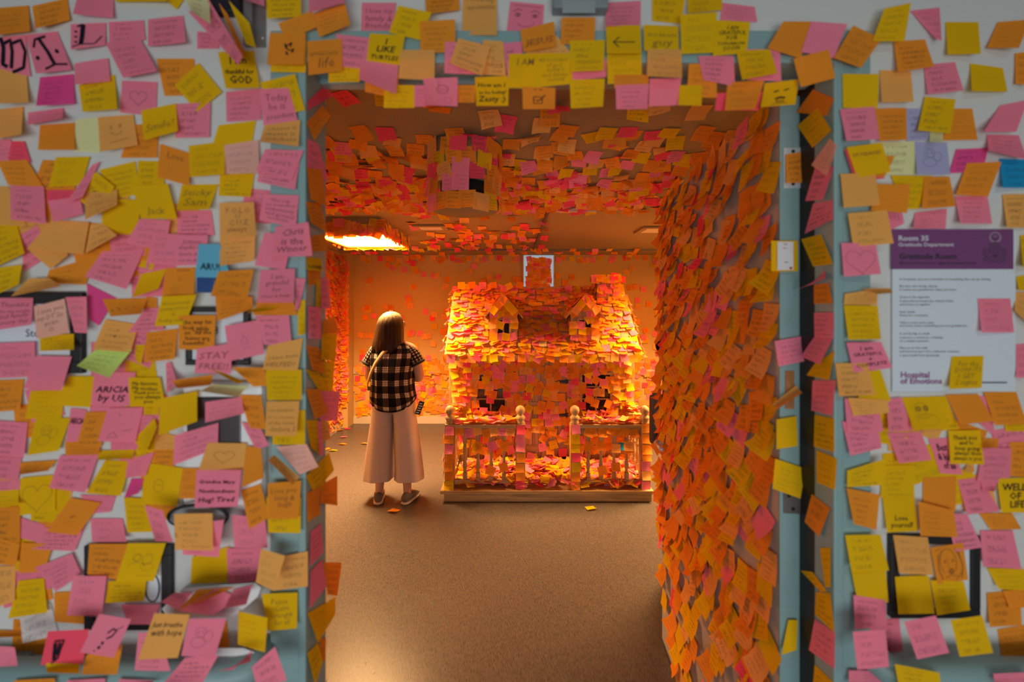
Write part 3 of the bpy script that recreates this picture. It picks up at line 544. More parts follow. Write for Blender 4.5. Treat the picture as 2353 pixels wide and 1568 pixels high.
def face(parent,hc,yaw,skin,s=1.0,iris=(.10,.06,.03)):
    """eyes, brows, nose, mouth and ears on a head centred hc (eye height), looking along yaw (0 = +Y)"""
    fw=Vector((math.sin(yaw),math.cos(yaw),0)); rt=Vector((math.cos(yaw),-math.sin(yaw),0)); up=Vector((0,0,1)); hc=Vector(hc)
    m=MB()
    def ball(c,r,mi,sc=(1,1,1)):
        n=10; m.loft([[c+rt*(r*math.sin(PI*i/8)*math.cos(2*PI*k/n)*sc[0])+fw*(r*math.sin(PI*i/8)*math.sin(2*PI*k/n)*sc[1])+up*(-r*math.cos(PI*i/8)*sc[2]) for k in range(n)] for i in range(1,8)],True,mi)
    for q in (-1,1):
        ball(hc+fw*.078*s+rt*q*.031*s,.0125*s,0,(1.15,.8,.75)); ball(hc+fw*.0862*s+rt*q*.031*s,.0052*s,1,(1,.6,1))
    m.build('eyes',[M_plain('eye_white',(.75,.72,.68),.3),M_plain('iris',iris,.3)],parent)
    m=MB()
    for q in (-1,1): m.tube([hc+fw*.084*s+rt*q*.015*s+up*.022*s,hc+fw*.088*s+rt*q*.030*s+up*.026*s,hc+fw*.078*s+rt*q*.047*s+up*.020*s],.003*s,6)
    m.build('eyebrows',M_plain('brow_hair',(.08,.05,.03),.8),parent)
    m=MB(); m.tube([hc+fw*.085*s+up*.012*s,hc+fw*.097*s-up*.012*s,hc+fw*.108*s-up*.032*s,hc+fw*.092*s-up*.042*s],[.008*s,.010*s,.014*s,.012*s],8)
    m.build('nose',skin,parent)
    m=MB(); m.tube([hc+fw*.080*s-rt*.024*s-up*.068*s,hc+fw*.091*s-up*.066*s,hc+fw*.080*s+rt*.024*s-up*.068*s],[.003*s,.0065*s,.003*s],8); m.tube([hc+fw*.079*s-rt*.022*s-up*.072*s,hc+fw*.089*s-up*.075*s,hc+fw*.079*s+rt*.022*s-up*.072*s],[.003*s,.007*s,.003*s],8)
    m.build('mouth',M_plain('lip',(.40,.14,.12),.5),parent)
    for q in (-1,1):
        e=MB(); c=hc+rt*q*.077*s-up*.012*s; e.tube([c+up*.028*s,c+up*.022*s-fw*.016*s+rt*q*.010*s,c-fw*.018*s+rt*q*.012*s,c-up*.022*s-fw*.008*s+rt*q*.006*s,c-up*.028*s],[.004*s,.006*s,.006*s,.006*s,.004*s],8); e.build('ear',skin,parent)
# ---- the woman standing by the playhouse, seen from behind ----
wx,wy=-1.005,3.70
wom=empty('person',(wx,wy,0),'person in black plaid shirt and wide pale trousers, seen from behind beside the playhouse','person')
V=[];E=[];R=[]
def j(x,y,z,r,p=None):
    V.append(Vector((wx+x,wy+y,z))); R.append(r)
    if p is not None: E.append((p,len(V)-1))
    return len(V)-1
pel=j(0,0,.86,(.150,.10)); sp=j(0,-.01,1.02,(.120,.088),pel); chst=j(0,-.015,1.20,(.145,.095),sp); shc=j(.0,-.01,1.31,(.10,.065),chst); nk=j(-.01,.0,1.385,.050,shc); hd0=j(-.025,.012,1.44,.066,nk); hd1=j(-.03,.016,1.505,.084,hd0); hd2=j(-.03,.012,1.555,.066,hd1)
for sg in (-1,1):
    sh=j(sg*.165,-.005,1.295,.054,shc); el=j(sg*(.225 if sg>0 else .215),-.005,1.04,.043,sh); fm=j(sg*.13,.13,1.03,.036,el); wr=j(-sg*.0,.185,1.06+.02*sg,.027,fm)
    hand(V,E,R,wr,(-sg,.12,.05),(0,0,1),(0,.4,1),0,.86,(0,-1,0))
for sg,ky in ((-1,0),(1,.01)):
    hp_=j(sg*.085,0,.80,.088,pel); kn=j(sg*.105,.012,.46,.058,hp_); an=j(sg*.118,-.012,.10,.036,kn); he=j(sg*.120,-.018,.05,.034,an); to=j(sg*(.135),.13,.03,.030,he)
skin_body('body',V,E,R,SKIN,wom)
hc=(wx-.028,wy+.018,1.503); yaw=.62
face(wom,hc,yaw,SKIN,.98)
def shirtk(a): return 1+.035*math.sin(9*a+1.0)+.02*math.sin(17*a)
m=MB(); rings=[]
for z,rx,ry,cy,kk in ((.815,.186,.125,-.01,.25),(.85,.190,.13,-.012,.5),(.90,.184,.142,-.018,1),(.96,.174,.148,-.026,1),(1.03,.170,.150,-.03,1),(1.10,.175,.146,-.03,.8),(1.17,.185,.136,-.026,.6),(1.24,.196,.120,-.02,.4),(1.29,.190,.098,-.014,.2),(1.325,.165,.080,-.008,.1),(1.352,.10,.068,-.004,0),(1.372,.068,.060,.0,0)):
    rings.append(ell((wx,wy+cy,z),rx,ry,64,(lambda a:(.035*math.sin(a)+.05*abs(math.cos(a))**2*.9) if z<.86 else 0) if z<.87 else None,2.3,0,(lambda a,q=kk:1+q*(shirtk(a)-1))))
m.loft(rings,False,0,True,True); m.build('plaid_shirt',M_plaid(),wom)
for sg in (-1,1):
    m=MB(); c0=Vector((wx+sg*.135,wy-.008,1.29)); c1=Vector((wx+sg*.200,wy-.008,1.165)); ax=(c1-c0).normalized(); b=Vector((0,1,0)); a_=ax.cross(b)
    def cuff(c,ra,rb): return [c+b*math.cos(2*PI*i/28)*ra+a_*math.sin(2*PI*i/28)*rb for i in range(28)]
    m.loft([cuff(c0+Vector((0,0,0)),.080,.050),cuff(c0.lerp(c1,.35),.082,.062),cuff(c0.lerp(c1,.8),.078,.066),cuff(c1,.076,.066)],False,0,True,True); s_=m.build('cap_sleeve',M_plaid(),wom)
    m=MB(); m.loft([cuff(c1-ax*.014,.078,.068),cuff(c1-ax*.008,.082,.072),cuff(c1+ax*.006,.082,.072),cuff(c1+ax*.010,.074,.064)],False); m.build('rolled_cuff',M_plain('dark_cuff',(.02,.018,.02),.9),s_)
TROU=M_plain('pale_linen',(.56,.44,.40),.85,noise=.05,nscale=60,bump=.06)
m=MB()
for sg in (-1,1):
    rings=[]
    for z,cx,rx,ry in ((.185,.130,.118,.125),(.25,.129,.116,.124),(.42,.118,.108,.118),(.60,.103,.098,.114),(.72,.093,.092,.118),(.82,.086,.092,.122),(.885,.074,.096,.112)):
        rings.append(ell((wx+sg*cx,wy+.005,z),rx,ry,40,(lambda a:-.012*math.sin(a)) if z<.2 else None,2.4,0,lambda a,zz=z:1+(.90-zz)*.07*math.sin(6*a+sg)))
    m.loft(rings,False)
m.build('wide_trousers',TROU,wom)
SHOE=M_plain('grey_knit_shoe',(.15,.13,.11),.9,noise=.2,nscale=120); SOLE=M_plain('pale_sole',(.62,.52,.42),.6)
for sg,rot in ((-1,.22),(1,-.25)):
    M_=Matrix.Translation((wx+sg*.120,wy-.035,0))@Matrix.Rotation(rot,4,'Z')
    def ring(y,w,z0,z1): return [M_@Vector((w*math.cos(2*PI*i/18),y,z0+(z1-z0)*(.5+.5*math.sin(2*PI*i/18)))) for i in range(18)]
    m=MB(); m.loft([ring(-.052,.016,.025,.050),ring(-.045,.030,.018,.082),ring(-.02,.036,.014,.092),ring(.03,.038,.012,.085),ring(.08,.043,.012,.070),ring(.13,.044,.012,.055),ring(.17,.034,.014,.042),ring(.188,.014,.018,.030)]); s_=m.build('shoe',SHOE,wom)
    m=MB(); m.loft([ring(-.056,.014,.002,.018),ring(-.048,.033,0,.022),ring(-.02,.039,0,.020),ring(.03,.041,0,.018),ring(.08,.046,0,.018),ring(.13,.047,0,.018),ring(.175,.036,0,.02),ring(.194,.012,.004,.018)]); m.build('sole',SOLE,s_)
# hair: long bob, crown paler than the ends
m=MB(); rings=[]
hx,hy=wx-.034,wy-.008
for z,rx,ry,cx,cy in ((1.283,.126,.090,-.012,-.034),(1.312,.129,.097,-.010,-.028),(1.36,.126,.102,-.006,-.016),(1.42,.120,.108,0,-.008),(1.48,.114,.113,.004,-.002),(1.525,.106,.110,.008,0),(1.56,.092,.098,.012,0),(1.588,.068,.076,.014,0),(1.603,.040,.046,.014,0),(1.610,.014,.018,.014,0)):
    rings.append([Vector((hx+cx,hy+cy,z))+Vector((rx*math.cos(a)*(1+.03*math.sin(11*a+z*9)*(1.62-z)*4),ry*math.sin(a),(.012*math.sin(7*a)+.01*math.sin(13*a)) if z<1.32 else 0)) for a in [PI*.5+yaw*-1+.62+ (2*PI-1.24)*i/47 for i in range(48)]])
m.loft(rings,False,0,True,False,False)
cap=rings[-1]; m.add(cap,[tuple(range(len(cap)))[::-1]]); h=m.build('hair',M_hair('grey_blond_hair',(.50,.37,.20),(.046,.019,.008),1.49,1.612),wom); h['label']='shoulder-length hair, pale blond at the crown and dark at the ends'
md=h.modifiers.new('thick','SOLIDIFY'); md.thickness=.008; md.offset=-1
# glasses
fw=Vector((math.sin(yaw),math.cos(yaw),0)); rt=Vector((math.cos(yaw),-math.sin(yaw),0)); g=MB(); hv=Vector(hc)
for q in (-1,1):
    c=hv+fw*.099+rt*q*.034-Vector((0,0,.002)); g.tube([c+rt*.026*math.cos(2*PI*i/16)+Vector((0,0,.021*math.sin(2*PI*i/16))) for i in range(17)],.0028,6)
    g.tube([c+rt*q*.026,hv+fw*.06+rt*q*.080,hv-fw*.01+rt*q*.084,hv-fw*.03+rt*q*.08-Vector((0,0,.02))],.0026,6)
g.tube([hv+fw*.101-rt*.009,hv+fw*.106,hv+fw*.101+rt*.009],.0025,6); gl=g.build('glasses',BLACK,wom); gl['label']='dark-rimmed glasses'
# crossbody bag: strap and pouch
bag=empty('crossbody_bag',(wx-.18,wy+.08,.95),'tan crossbody bag with its strap over the plaid shirt','bag')
m=MB(); pts=[(.055,-.02,1.375),(.02,-.075,1.34),(-.05,-.142,1.27),(-.10,-.172,1.19),(-.145,-.160,1.10),(-.190,-.10,1.01),(-.215,-.01,.955),(-.20,.09,.94)]
L1=[];L2=[]
for i,p in enumerate(pts):
    p=Vector((wx+p[0],wy+p[1],p[2])); q=Vector((wx+pts[min(i+1,len(pts)-1)][0],wy+pts[min(i+1,len(pts)-1)][1],pts[min(i+1,len(pts)-1)][2])); r=Vector((wx+pts[max(i-1,0)][0],wy+pts[max(i-1,0)][1],pts[max(i-1,0)][2])); t=(q-r).normalized()
    n=Vector((p.x-wx,p.y-wy,0)).normalized(); s_=t.cross(n).normalized()*.017; L1.append([p-s_,p+s_,p+s_+n*.004,p-s_+n*.004])
m.loft(L1); m.build('strap',M_plain('tan_webbing',(.32,.18,.08),.7,noise=.15,nscale=80),bag)
m=MB(); m.box(wx-.235,wx-.135,wy+.07,wy+.125,.80,.95,bev=.02); m.build('pouch',M_plain('tan_leather',(.30,.17,.08),.6),bag)
# printed card hanging at the hip
cd=empty('printed_card',(wx+.225,wy-.02,.80),'small black and white printed card hanging at the hip of the plaid-shirted person','card')
m=MB(); M_=Matrix.Translation((wx+.226,wy-.03,.795))@Matrix.Rotation(.35,4,'Y')@Matrix.Rotation(.5,4,'Z'); m.box(-.024,.024,-.0015,.0015,-.058,.058,M=M_,bev=.0008); m.build('card',BLACK,cd)
m=MB()
for i in range(5): m.box(-.017,.017*(1 if i%2 else .5),-.0022,-.0016,.035-.02*i,.042-.02*i,M=M_)
m.build('print',PAPERW,cd)
m=MB(); m.tube([M_@Vector((0,0,.058)),Vector((wx+.205,wy-.03,.875)),Vector((wx+.19,wy-.03,.90))],.002,6); m.build('cord',BLACK,cd)
# ---- the person mostly hidden behind the open door ----
qx,qy=1.13,2.62
per=empty('person',(qx,qy,0),'person in black clothes mostly hidden behind the edge of the open door','person')
V=[];E=[];R=[]
def j2(x,y,z,r,p=None):
    V.append(Vector((qx+x,qy+y,z))); R.append(r)
    if p is not None: E.append((p,len(V)-1))
    return len(V)-1
pel=j2(0,0,.93,(.15,.11)); sp=j2(0,0,1.08,(.125,.09),pel); chst=j2(0,0,1.26,(.155,.10),sp); shc=j2(0,0,1.40,(.10,.07),chst); nk=j2(0,0,1.475,.052,shc); hd0=j2(0,-.01,1.535,.068,nk); hd1=j2(0,-.012,1.60,.086,hd0); hd2=j2(0,-.008,1.66,.070,hd1)
sh=j2(-.175,0,1.385,.056,shc); el=j2(-.275,-.20,1.50,.041,sh); fm=j2(-.255,-.235,1.40,.034,el); wr=j2(-.240,-.235,1.335,.026,fm); hand(V,E,R,wr,(-.12,0,-1),(0,1,0),(-.6,.5,-.3),0,.9,(-1,0,0))
sh=j2(.175,0,1.385,.056,shc); el=j2(.22,.0,1.12,.043,sh); fm=j2(.20,-.10,1.00,.036,el); wr=j2(.19,-.16,.92,.027,fm); hand(V,E,R,wr,(-.05,-.4,-1),(1,0,0),(-1,-.3,0),0,.95,(0,-1,0))
for sg in (-1,1):
    hp_=j2(sg*.09,0,.86,.092,pel); kn=j2(sg*.10,-.01,.48,.062,hp_); an=j2(sg*.105,.01,.10,.038,kn); he=j2(sg*.105,.03,.05,.036,an); to=j2(sg*.115,-.12,.03,.030,he)
skin_body('body',V,E,R,SKIND,per)
face(per,(qx,qy-.012,1.60),PI+.5,SKIND,1.0)
TEE=M_plain('black_jersey',(.014,.013,.014),.85,noise=.2,nscale=30)
m=MB(); m.loft([ell((qx,qy,z),rx,ry,40,None,2.4) for z,rx,ry in ((.86,.215,.155),(.95,.21,.15),(1.08,.195,.14),(1.22,.21,.14),(1.33,.205,.125),(1.41,.16,.095),(1.445,.085,.07))],False)
c0=Vector((qx-.13,qy-.01,1.37)); c1=Vector((qx-.245,qy-.13,1.44)); ax=(c1-c0).normalized(); b=ax.orthogonal().normalized(); a_=ax.cross(b)
rg=lambda c,r:[c+b*math.cos(2*PI*i/20)*r+a_*math.sin(2*PI*i/20)*r for i in range(20)]
m.loft([rg(c0,.085),rg(c1,.068)],False); c0=Vector((qx+.13,qy,1.37)); c1=Vector((qx+.21,qy,1.18)); ax=(c1-c0).normalized(); b=ax.orthogonal().normalized(); a_=ax.cross(b); m.loft([rg(c0,.085),rg(c1,.068)],False); m.build('black_tshirt',TEE,per)
m=MB()
for sg in (-1,1): m.loft([ell((qx+sg*x,qy,z),r,r*1.05,28) for z,x,r in ((.06,.105,.075),(.3,.104,.080),(.5,.10,.088),(.75,.092,.10),(.88,.085,.11),(.94,.08,.11))],False)
m.build('dark_trousers',M_plain('dark_denim',(.02,.022,.03),.85,noise=.2,nscale=60),per)
for sg in (-1,1):
    M_=Matrix.Translation((qx+sg*.108,qy-.01,0))@Matrix.Rotation(PI,4,'Z')
    m=MB(); m.loft([ring(-.05,.018,.005,.05),ring(-.04,.034,.0,.085),ring(.02,.04,0,.085),ring(.09,.045,0,.06),ring(.15,.042,0,.045),ring(.185,.016,.005,.03)]); m.build('shoe',BLACK,per)
m=MB(); m.loft([[Vector((qx+rx*math.cos(2*PI*i/24),qy+.008+ry*math.sin(2*PI*i/24),z)) for i in range(24)] for z,rx,ry in ((1.585,.092,.086),(1.62,.098,.10),(1.66,.096,.10),(1.70,.080,.085),(1.725,.045,.05),(1.732,.01,.01))],False); m.build('hair',M_plain('black_hair',(.012,.010,.009),.7,noise=.3,nscale=60,bump=.5),per)
m=MB(); w0=V[11]; m.tube([Vector((qx-.2475+.036*math.cos(a),qy-.235+.036*math.sin(a),1.362)) for a in [2*PI*i/16 for i in range(17)]],.006,6); m.build('bracelet',BLACK,per)
# black shoulder bag hung from the lever handle
bg=empty('shoulder_bag',(.80,2.12,.62),'black bag with a lettered strap hanging at the edge of the open door','bag')
bp=DM@Vector((DLEN+.045,-.012,0)); m=MB(); m.box(bp.x-.03,bp.x+.10,bp.y-.02,bp.y+.05,.95,1.20,bev=.018); m.build('pouch',BLACK,bg)
m=MB(); m.box(bp.x-.034,bp.x+.004,bp.y-.028,bp.y-.022,1.13,1.22,bev=.002); m.build('strap',M_plain('grey_webbing',(.10,.08,.07),.8),bg)
# --- the notes on the corridor side, one line each: colour, then the sheet's four corners (upper two, lower two) measured per wall section ---
SECTIONS=[
('F',0,0,3.2667,'''
O -60 62 215 40 225 235 -60 268
O 240 45 505 -15 525 150 265 215
P 590 -60 855 -60 850 135 545 105|l14
Y 860 -120 1260 -130 1250 10 870 15
Y 1250 -90 1420 -60 1325 70 1240 0
P 530 180 795 170 790 340 530 375|D=gothic;N=inked with one tall black gothic letter;K=the tall gothic letter note
P -60 285 190 262 230 575 -60 540|D=gothm;N=inked with a black gothic letter M;K=the gothic M note
P 190 262 430 235 540 525 270 552|D=gothi;N=inked with a black gothic letter and two dots
P 815 165 1080 150 1090 300 820 320
P 1110 145 1375 115 1395 320 1110 350|l10
M 300 580 550 555 560 780 270 795
P 1480 235 1650 250 1640 365 1480 365
Y 590 640 860 560 880 820 620 840
P 560 475 810 435 828 610 560 635|l9
P 790 320 1050 280 1180 535 925 585|l16
L -60 500 200 570 215 770 -60 780|l24
L -60 825 175 800 160 1010 -60 1050|l22
P 210 845 475 810 470 890 205 940|l20
P 915 605 1180 615 1170 870 900 845|D=heart;N=with a small heart drawn faintly on it
O 1175 440 1455 440 1480 715 1235 720
Y 1310 640 1490 470 1665 690 1480 840|l12;N=turned on its corner over an orange one
P 1320 780 1580 770 1570 1030 1315 1035
Y 1635 390 1905 380 1950 660 1695 665|T=I am;thankful for;GOD;N=lettered GOD in its last line
C 1380 -30 1570 -20 1580 180 1440 90|l40
P 1415 90 1570 0 1820 420 1790 490|l45;N=folded into a long drooping strip
O 1640 20 1705 100 1850 420 1800 400|l40;N=curled into a narrow hanging strip
Y 1715 0 1870 170 1922 360 1850 330|l35;N=twisted edge-on below a black box
P 1700 -90 1985 -100 1985 48 1830 -5
Y 1950 620 2215 555 2290 825 2060 880|l8
P 1695 690 1960 665 1960 900 1700 915|N=with a drawn car, overlapping a pink neighbour
P 1945 670 2165 660 2240 920 1980 945|T=Today;he is;president
Y 1640 940 1920 905 1885 1105 1600 1075|l12
L 1985 940 2255 900 2240 1100 1950 1065|T=Cheese is;cheese is;crackers
P 1960 1200 2250 1210 2215 1425 1930 1365
P 1990 1120 2280 1130 2190 1350 1925 1280|l18
O 300 940 560 920 560 1125 285 1125|l8
C 565 900 745 880 750 1145 560 1140
O 990 935 1190 930 1180 1185 905 1185
L 735 880 1000 860 1035 1090 750 1140|D=smile;N=with a faint smiling face above a caption
Y 1060 830 1320 775 1335 985 1080 1055|T=Smile!
P -60 1050 80 1045 105 1185 -60 1230
R 85 1060 180 1060 230 1220 60 1205
O 320 1200 600 1210 560 1430 240 1420
O -20 1210 200 1200 330 1410 60 1390
Y 420 1180 675 1175 610 1390 365 1405|l14
P 690 1240 750 1210 620 1480 500 1520|l20
Y 745 1275 1015 1210 1050 1460 850 1490
Y 1035 1205 1200 1210 1240 1390 1030 1400
O 1200 1080 1425 1150 1420 1395 1180 1330|T=Love;;;l10
Y 1415 1095 1690 1060 1685 1310 1425 1330
S 1685 1090 1940 1050 1945 1300 1680 1305
Y 1650 1310 1910 1300 1880 1480 1640 1470|l10
L 640 1370 880 1430 880 1540 640 1650|l25
Y 720 1290 860 1400 740 1615 550 1470|l18;D=dot
'''),
('F',600,0,3.2667,'''
Y 30 -100 300 -100 300 125 45 140
O 390 100 630 25 670 185 435 280|l10
P 355 -60 620 -70 625 20 360 95
O 130 175 380 80 420 200 185 310|l12
Y 70 300 340 300 335 545 70 540
O 65 245 335 250 320 485 45 485|l10;D=paw;N=with a scratchy black paw drawing
Y 510 470 760 480 740 615 505 620
P 560 255 830 285 790 520 610 500
O 345 310 605 290 610 530 355 565|l8;T=APPRECIATE;life
P 755 20 1015 20 985 260 750 245|T=I love my;family &;friends
Y 1030 40 1280 95 1190 300 960 245
O 1225 -100 1480 -100 1490 75 1240 105
O 1190 160 1455 145 1460 390 1195 400
L 1515 -100 1770 -100 1770 265 1510 262|T=I love my;opportunities;;
O 780 500 1030 520 1030 740 780 690
Y 815 250 1080 265 1040 490 790 470|T=I;LIKE;TURTLES;N=lettered I LIKE TURTLES in black marker;K=the I LIKE TURTLES note
P 750 450 1030 490 1010 705 735 595|l26;N=lifting out under the turtles note
L 1045 375 1305 375 1300 605 1030 590
P 1380 315 1640 320 1640 560 1375 550
P 1815 325 1960 310 1960 590 1855 600
L 1665 300 1815 310 1840 570 1660 560|D=box
L 1480 285 1720 350 1660 570 1415 475|l14
L 1990 290 2220 270 2330 400 1990 405
P 1870 10 2125 35 2110 250 1840 260|D=face;N=with a smiling girl's face drawn in ink;K=the smiling girl drawing
O 1945 225 2200 160 2210 350 1970 390|l10;T=JESUS;N=lettered JESUS in pencil capitals;K=the JESUS note
O 2255 130 2510 130 2500 335 2250 330|l10
Y 1860 405 2100 400 2075 665 1855 660|T=I AM;;;N=with a pencilled heart under two words
Y 2065 400 2325 400 2340 630 2075 655|T=All messages;of god;being a;and always;coming
Y 925 640 1160 640 1150 810 920 810
P 1150 640 1240 640 1240 800 1150 800
O 1475 640 1612 640 1602 772 1480 770
P 1215 590 1475 580 1475 800 1240 790|D=cup;N=with a round teapot sketch;K=the teapot sketch note
Y 1605 580 1860 570 1855 795 1615 795|T=How am I;to be feeling?;Zesty :);N=lettered Zesty with a smiley;K=the Zesty note
O 1960 650 2210 660 2205 820 1965 820|D=check;N=with a ticked box drawn on it;K=the ticked box note
'''),
('F',1240,0,3.2667,'''
P 245 450 500 440 500 580 245 602
Y 225 305 490 300 480 530 235 540|N=filled with tiny dense handwriting
P 495 20 760 5 755 195 495 195
Y 505 380 762 380 770 612 510 632
Y 497 190 755 190 764 402 504 402|D=arrow;N=with an arrow drawn across it;K=the arrow note
O 560 560 820 560 815 640 560 662
Y 845 -60 1100 -60 1060 180 845 155
P 1365 20 1615 50 1635 165 1360 150
Y 1055 110 1330 90 1320 395 1065 405
Y 1105 -80 1370 -80 1370 75 1115 100
Y 780 185 1040 195 1045 380 785 380|l8;T=BIG BRAIN;guy
Y 1330 150 1580 165 1555 400 1300 420|T=I AM;GRATEFUL;FOR;TOMORROW;SOON;N=lettered I AM GRATEFUL in black marker;K=the I AM GRATEFUL note
P 1545 370 1805 370 1815 610 1560 600|l8
Y 1475 380 1730 370 1785 550 1520 600|l14
L 810 370 1065 370 1070 585 805 572
O 1120 480 1330 470 1330 735 1105 730|l12
P 1190 420 1455 420 1470 650 1230 600|l12
Y 225 600 490 590 475 800 235 815
P 570 640 820 630 810 820 575 820
P 825 590 1065 585 1040 790 820 800
R 1330 700 1670 690 1640 830 1315 830
O 1410 620 1690 600 1615 820 1390 830
Y 1690 625 1945 595 1920 785 1660 805|D=stache;N=with a face and moustache drawn;K=the moustache face note
Y 1050 640 1220 640 1215 795 1040 790
O 1830 160 2050 160 1960 440 1710 360|l14
P 2040 160 2310 180 2210 440 1965 390|l8
O 1905 440 2170 370 2220 585 1960 655|l8
'''),
('F',1720,0,3.2667,'''
O 785 190 1000 290 845 510 640 435|l12
Y 1020 65 1220 20 1170 310 930 310|l10
P 1215 80 1435 55 1450 305 1400 290|l10;N=folded corner to corner into a triangle
Y 1480 165 1725 165 1745 405 1495 410
O 1870 165 2120 145 2030 360 1790 360|l16
O 2000 400 2120 385 2120 640 2005 630|l12
P 1315 485 1550 465 1615 680 1345 710|l12
O 1090 310 1325 295 1395 500 1120 540|l10
Y 1665 475 1910 510 1945 690 1675 685|l14
L 985 525 1220 535 1240 765 1000 770
Y 705 555 980 555 970 815 710 810
V 1180 815 1400 815 1360 1050 1190 1060
O 950 815 1185 810 1190 1050 985 1060
P 685 820 945 800 985 1045 735 1060
C 1360 960 1460 960 1460 1070 1360 1070
O 1545 815 1680 815 1720 1050 1450 1055|l8
Y 1325 725 1555 745 1515 1000 1270 980|l12
C 1000 1070 1245 1060 1260 1310 1030 1310
V 1245 1065 1490 1070 1515 1310 1265 1310|D=doodle;N=with a bubbly face doodle
R 720 1120 980 1110 1020 1340 800 1360
O 940 1170 1100 1170 1020 1330 900 1330
Y 735 1105 1000 1070 1070 1290 815 1335|l10;T=HUSBAND;;;N=lettered with one faint capital word
P 1890 790 2100 750 2010 990 1765 990|l20
P 1790 1010 2030 1015 2090 1200 1800 1130|l20
M 1560 1120 1800 1110 1760 1290 1510 1300|l12
Z 1885 1190 2120 1200 2120 1410 1910 1410
O 950 1380 1215 1385 1190 1600 920 1580
Y 1070 1315 1380 1320 1280 1570 1165 1570
L 690 1305 950 1300 985 1540 715 1560
O 1320 1330 1510 1325 1555 1550 1300 1570
P 1550 1475 1795 1470 1830 1680 1590 1680|l12
O 1640 1225 1900 1215 1800 1475 1555 1465|l12
L 1905 1460 2120 1455 2120 1710 1940 1710
'''),
('J',1720,0,3.2667,'''
O 485 670 645 740 590 870 355 845|l14
Y 365 945 520 810 625 980 480 1110|l14
P 500 1255 645 1250 560 1500 425 1510|l12
S 470 1240 610 1040 665 1095 590 1325|l8
'''),
('J',1720,440,3.2667,'''
P 485 90 635 65 635 210 420 320|l12
Y 395 360 545 320 635 545 485 565|l14
O 490 700 600 690 635 840 490 845
P 500 690 570 590 580 650 340 745|l20
Y 500 1290 650 1200 605 1415 435 1380|l14
P 495 1090 640 1090 535 1300 390 1240|l14
P 490 910 640 910 640 1100 495 1095
P 480 1420 655 1420 630 1685 470 1645|l10
'''),
('F',1720,440,3.2667,'''
P 1130 20 1170 240 1070 290 990 120|l8
L 745 165 1040 140 1090 390 785 415|l8
P 1250 160 1490 130 1480 280 1235 280
P 695 385 955 390 995 620 715 640|D=bigheart;N=with a big pencil heart;K=the pencil heart note
L 720 770 970 730 965 850 715 850|l6
L 850 730 1060 725 1085 762 970 772|l40
Y 715 855 970 855 995 1110 750 1115
P 735 1135 995 1130 1080 1325 790 1360|l16;T=I am;GRATEFUL;+;COMPLETE;N=lettered I AM GRATEFUL in dark pen
Y 900 1350 990 1340 1070 1575 800 1605
L 650 1290 890 1290 955 1530 680 1540
P 1720 805 1965 805 1995 1060 1750 1060|l8;N=stuck on the printed lines of the poster
Y 1525 1240 1765 1235 1750 1475 1505 1485|T=For the;DONUTS;I GET;2 nights;N=lettered in black marker on the poster foot;K=the note on the poster foot
Y 2040 330 2120 320 2120 570 2060 570
Y 2010 640 2120 620 2120 745 2030 745
L 1995 760 2120 755 2120 1010 2000 900|l10
P 2005 1150 2120 1140 2120 1400 2010 1400
'''),
('E',1720,0,3.2667,'''
O 280 1160 455 1132 460 1370 285 1375|l6;N=folded over the bright steel hinge
'''),
('E',1720,440,3.2667,'''
Y 170 370 370 370 370 600 170 600|D=card;N=backing a printed white card with a red heart;K=the printed white card
P 195 1125 440 1080 450 1270 225 1315|l10
'''),
('E',1720,880,3.2667,'''
L 175 165 355 20 405 75 215 200|l35
Y 210 275 360 250 370 475 210 500|l8
Y 200 570 430 645 390 870 180 795|l12
'''),
('J',1720,880,3.2667,'''
Y 495 240 645 270 645 520 490 480|l8
Y 510 505 665 570 650 805 515 750|l10
O 475 835 615 945 530 1155 420 1045|l12
Y 535 1240 615 1240 615 1535 575 1535|l5
Y 390 1410 480 1420 590 1568 540 1568|l20
'''),
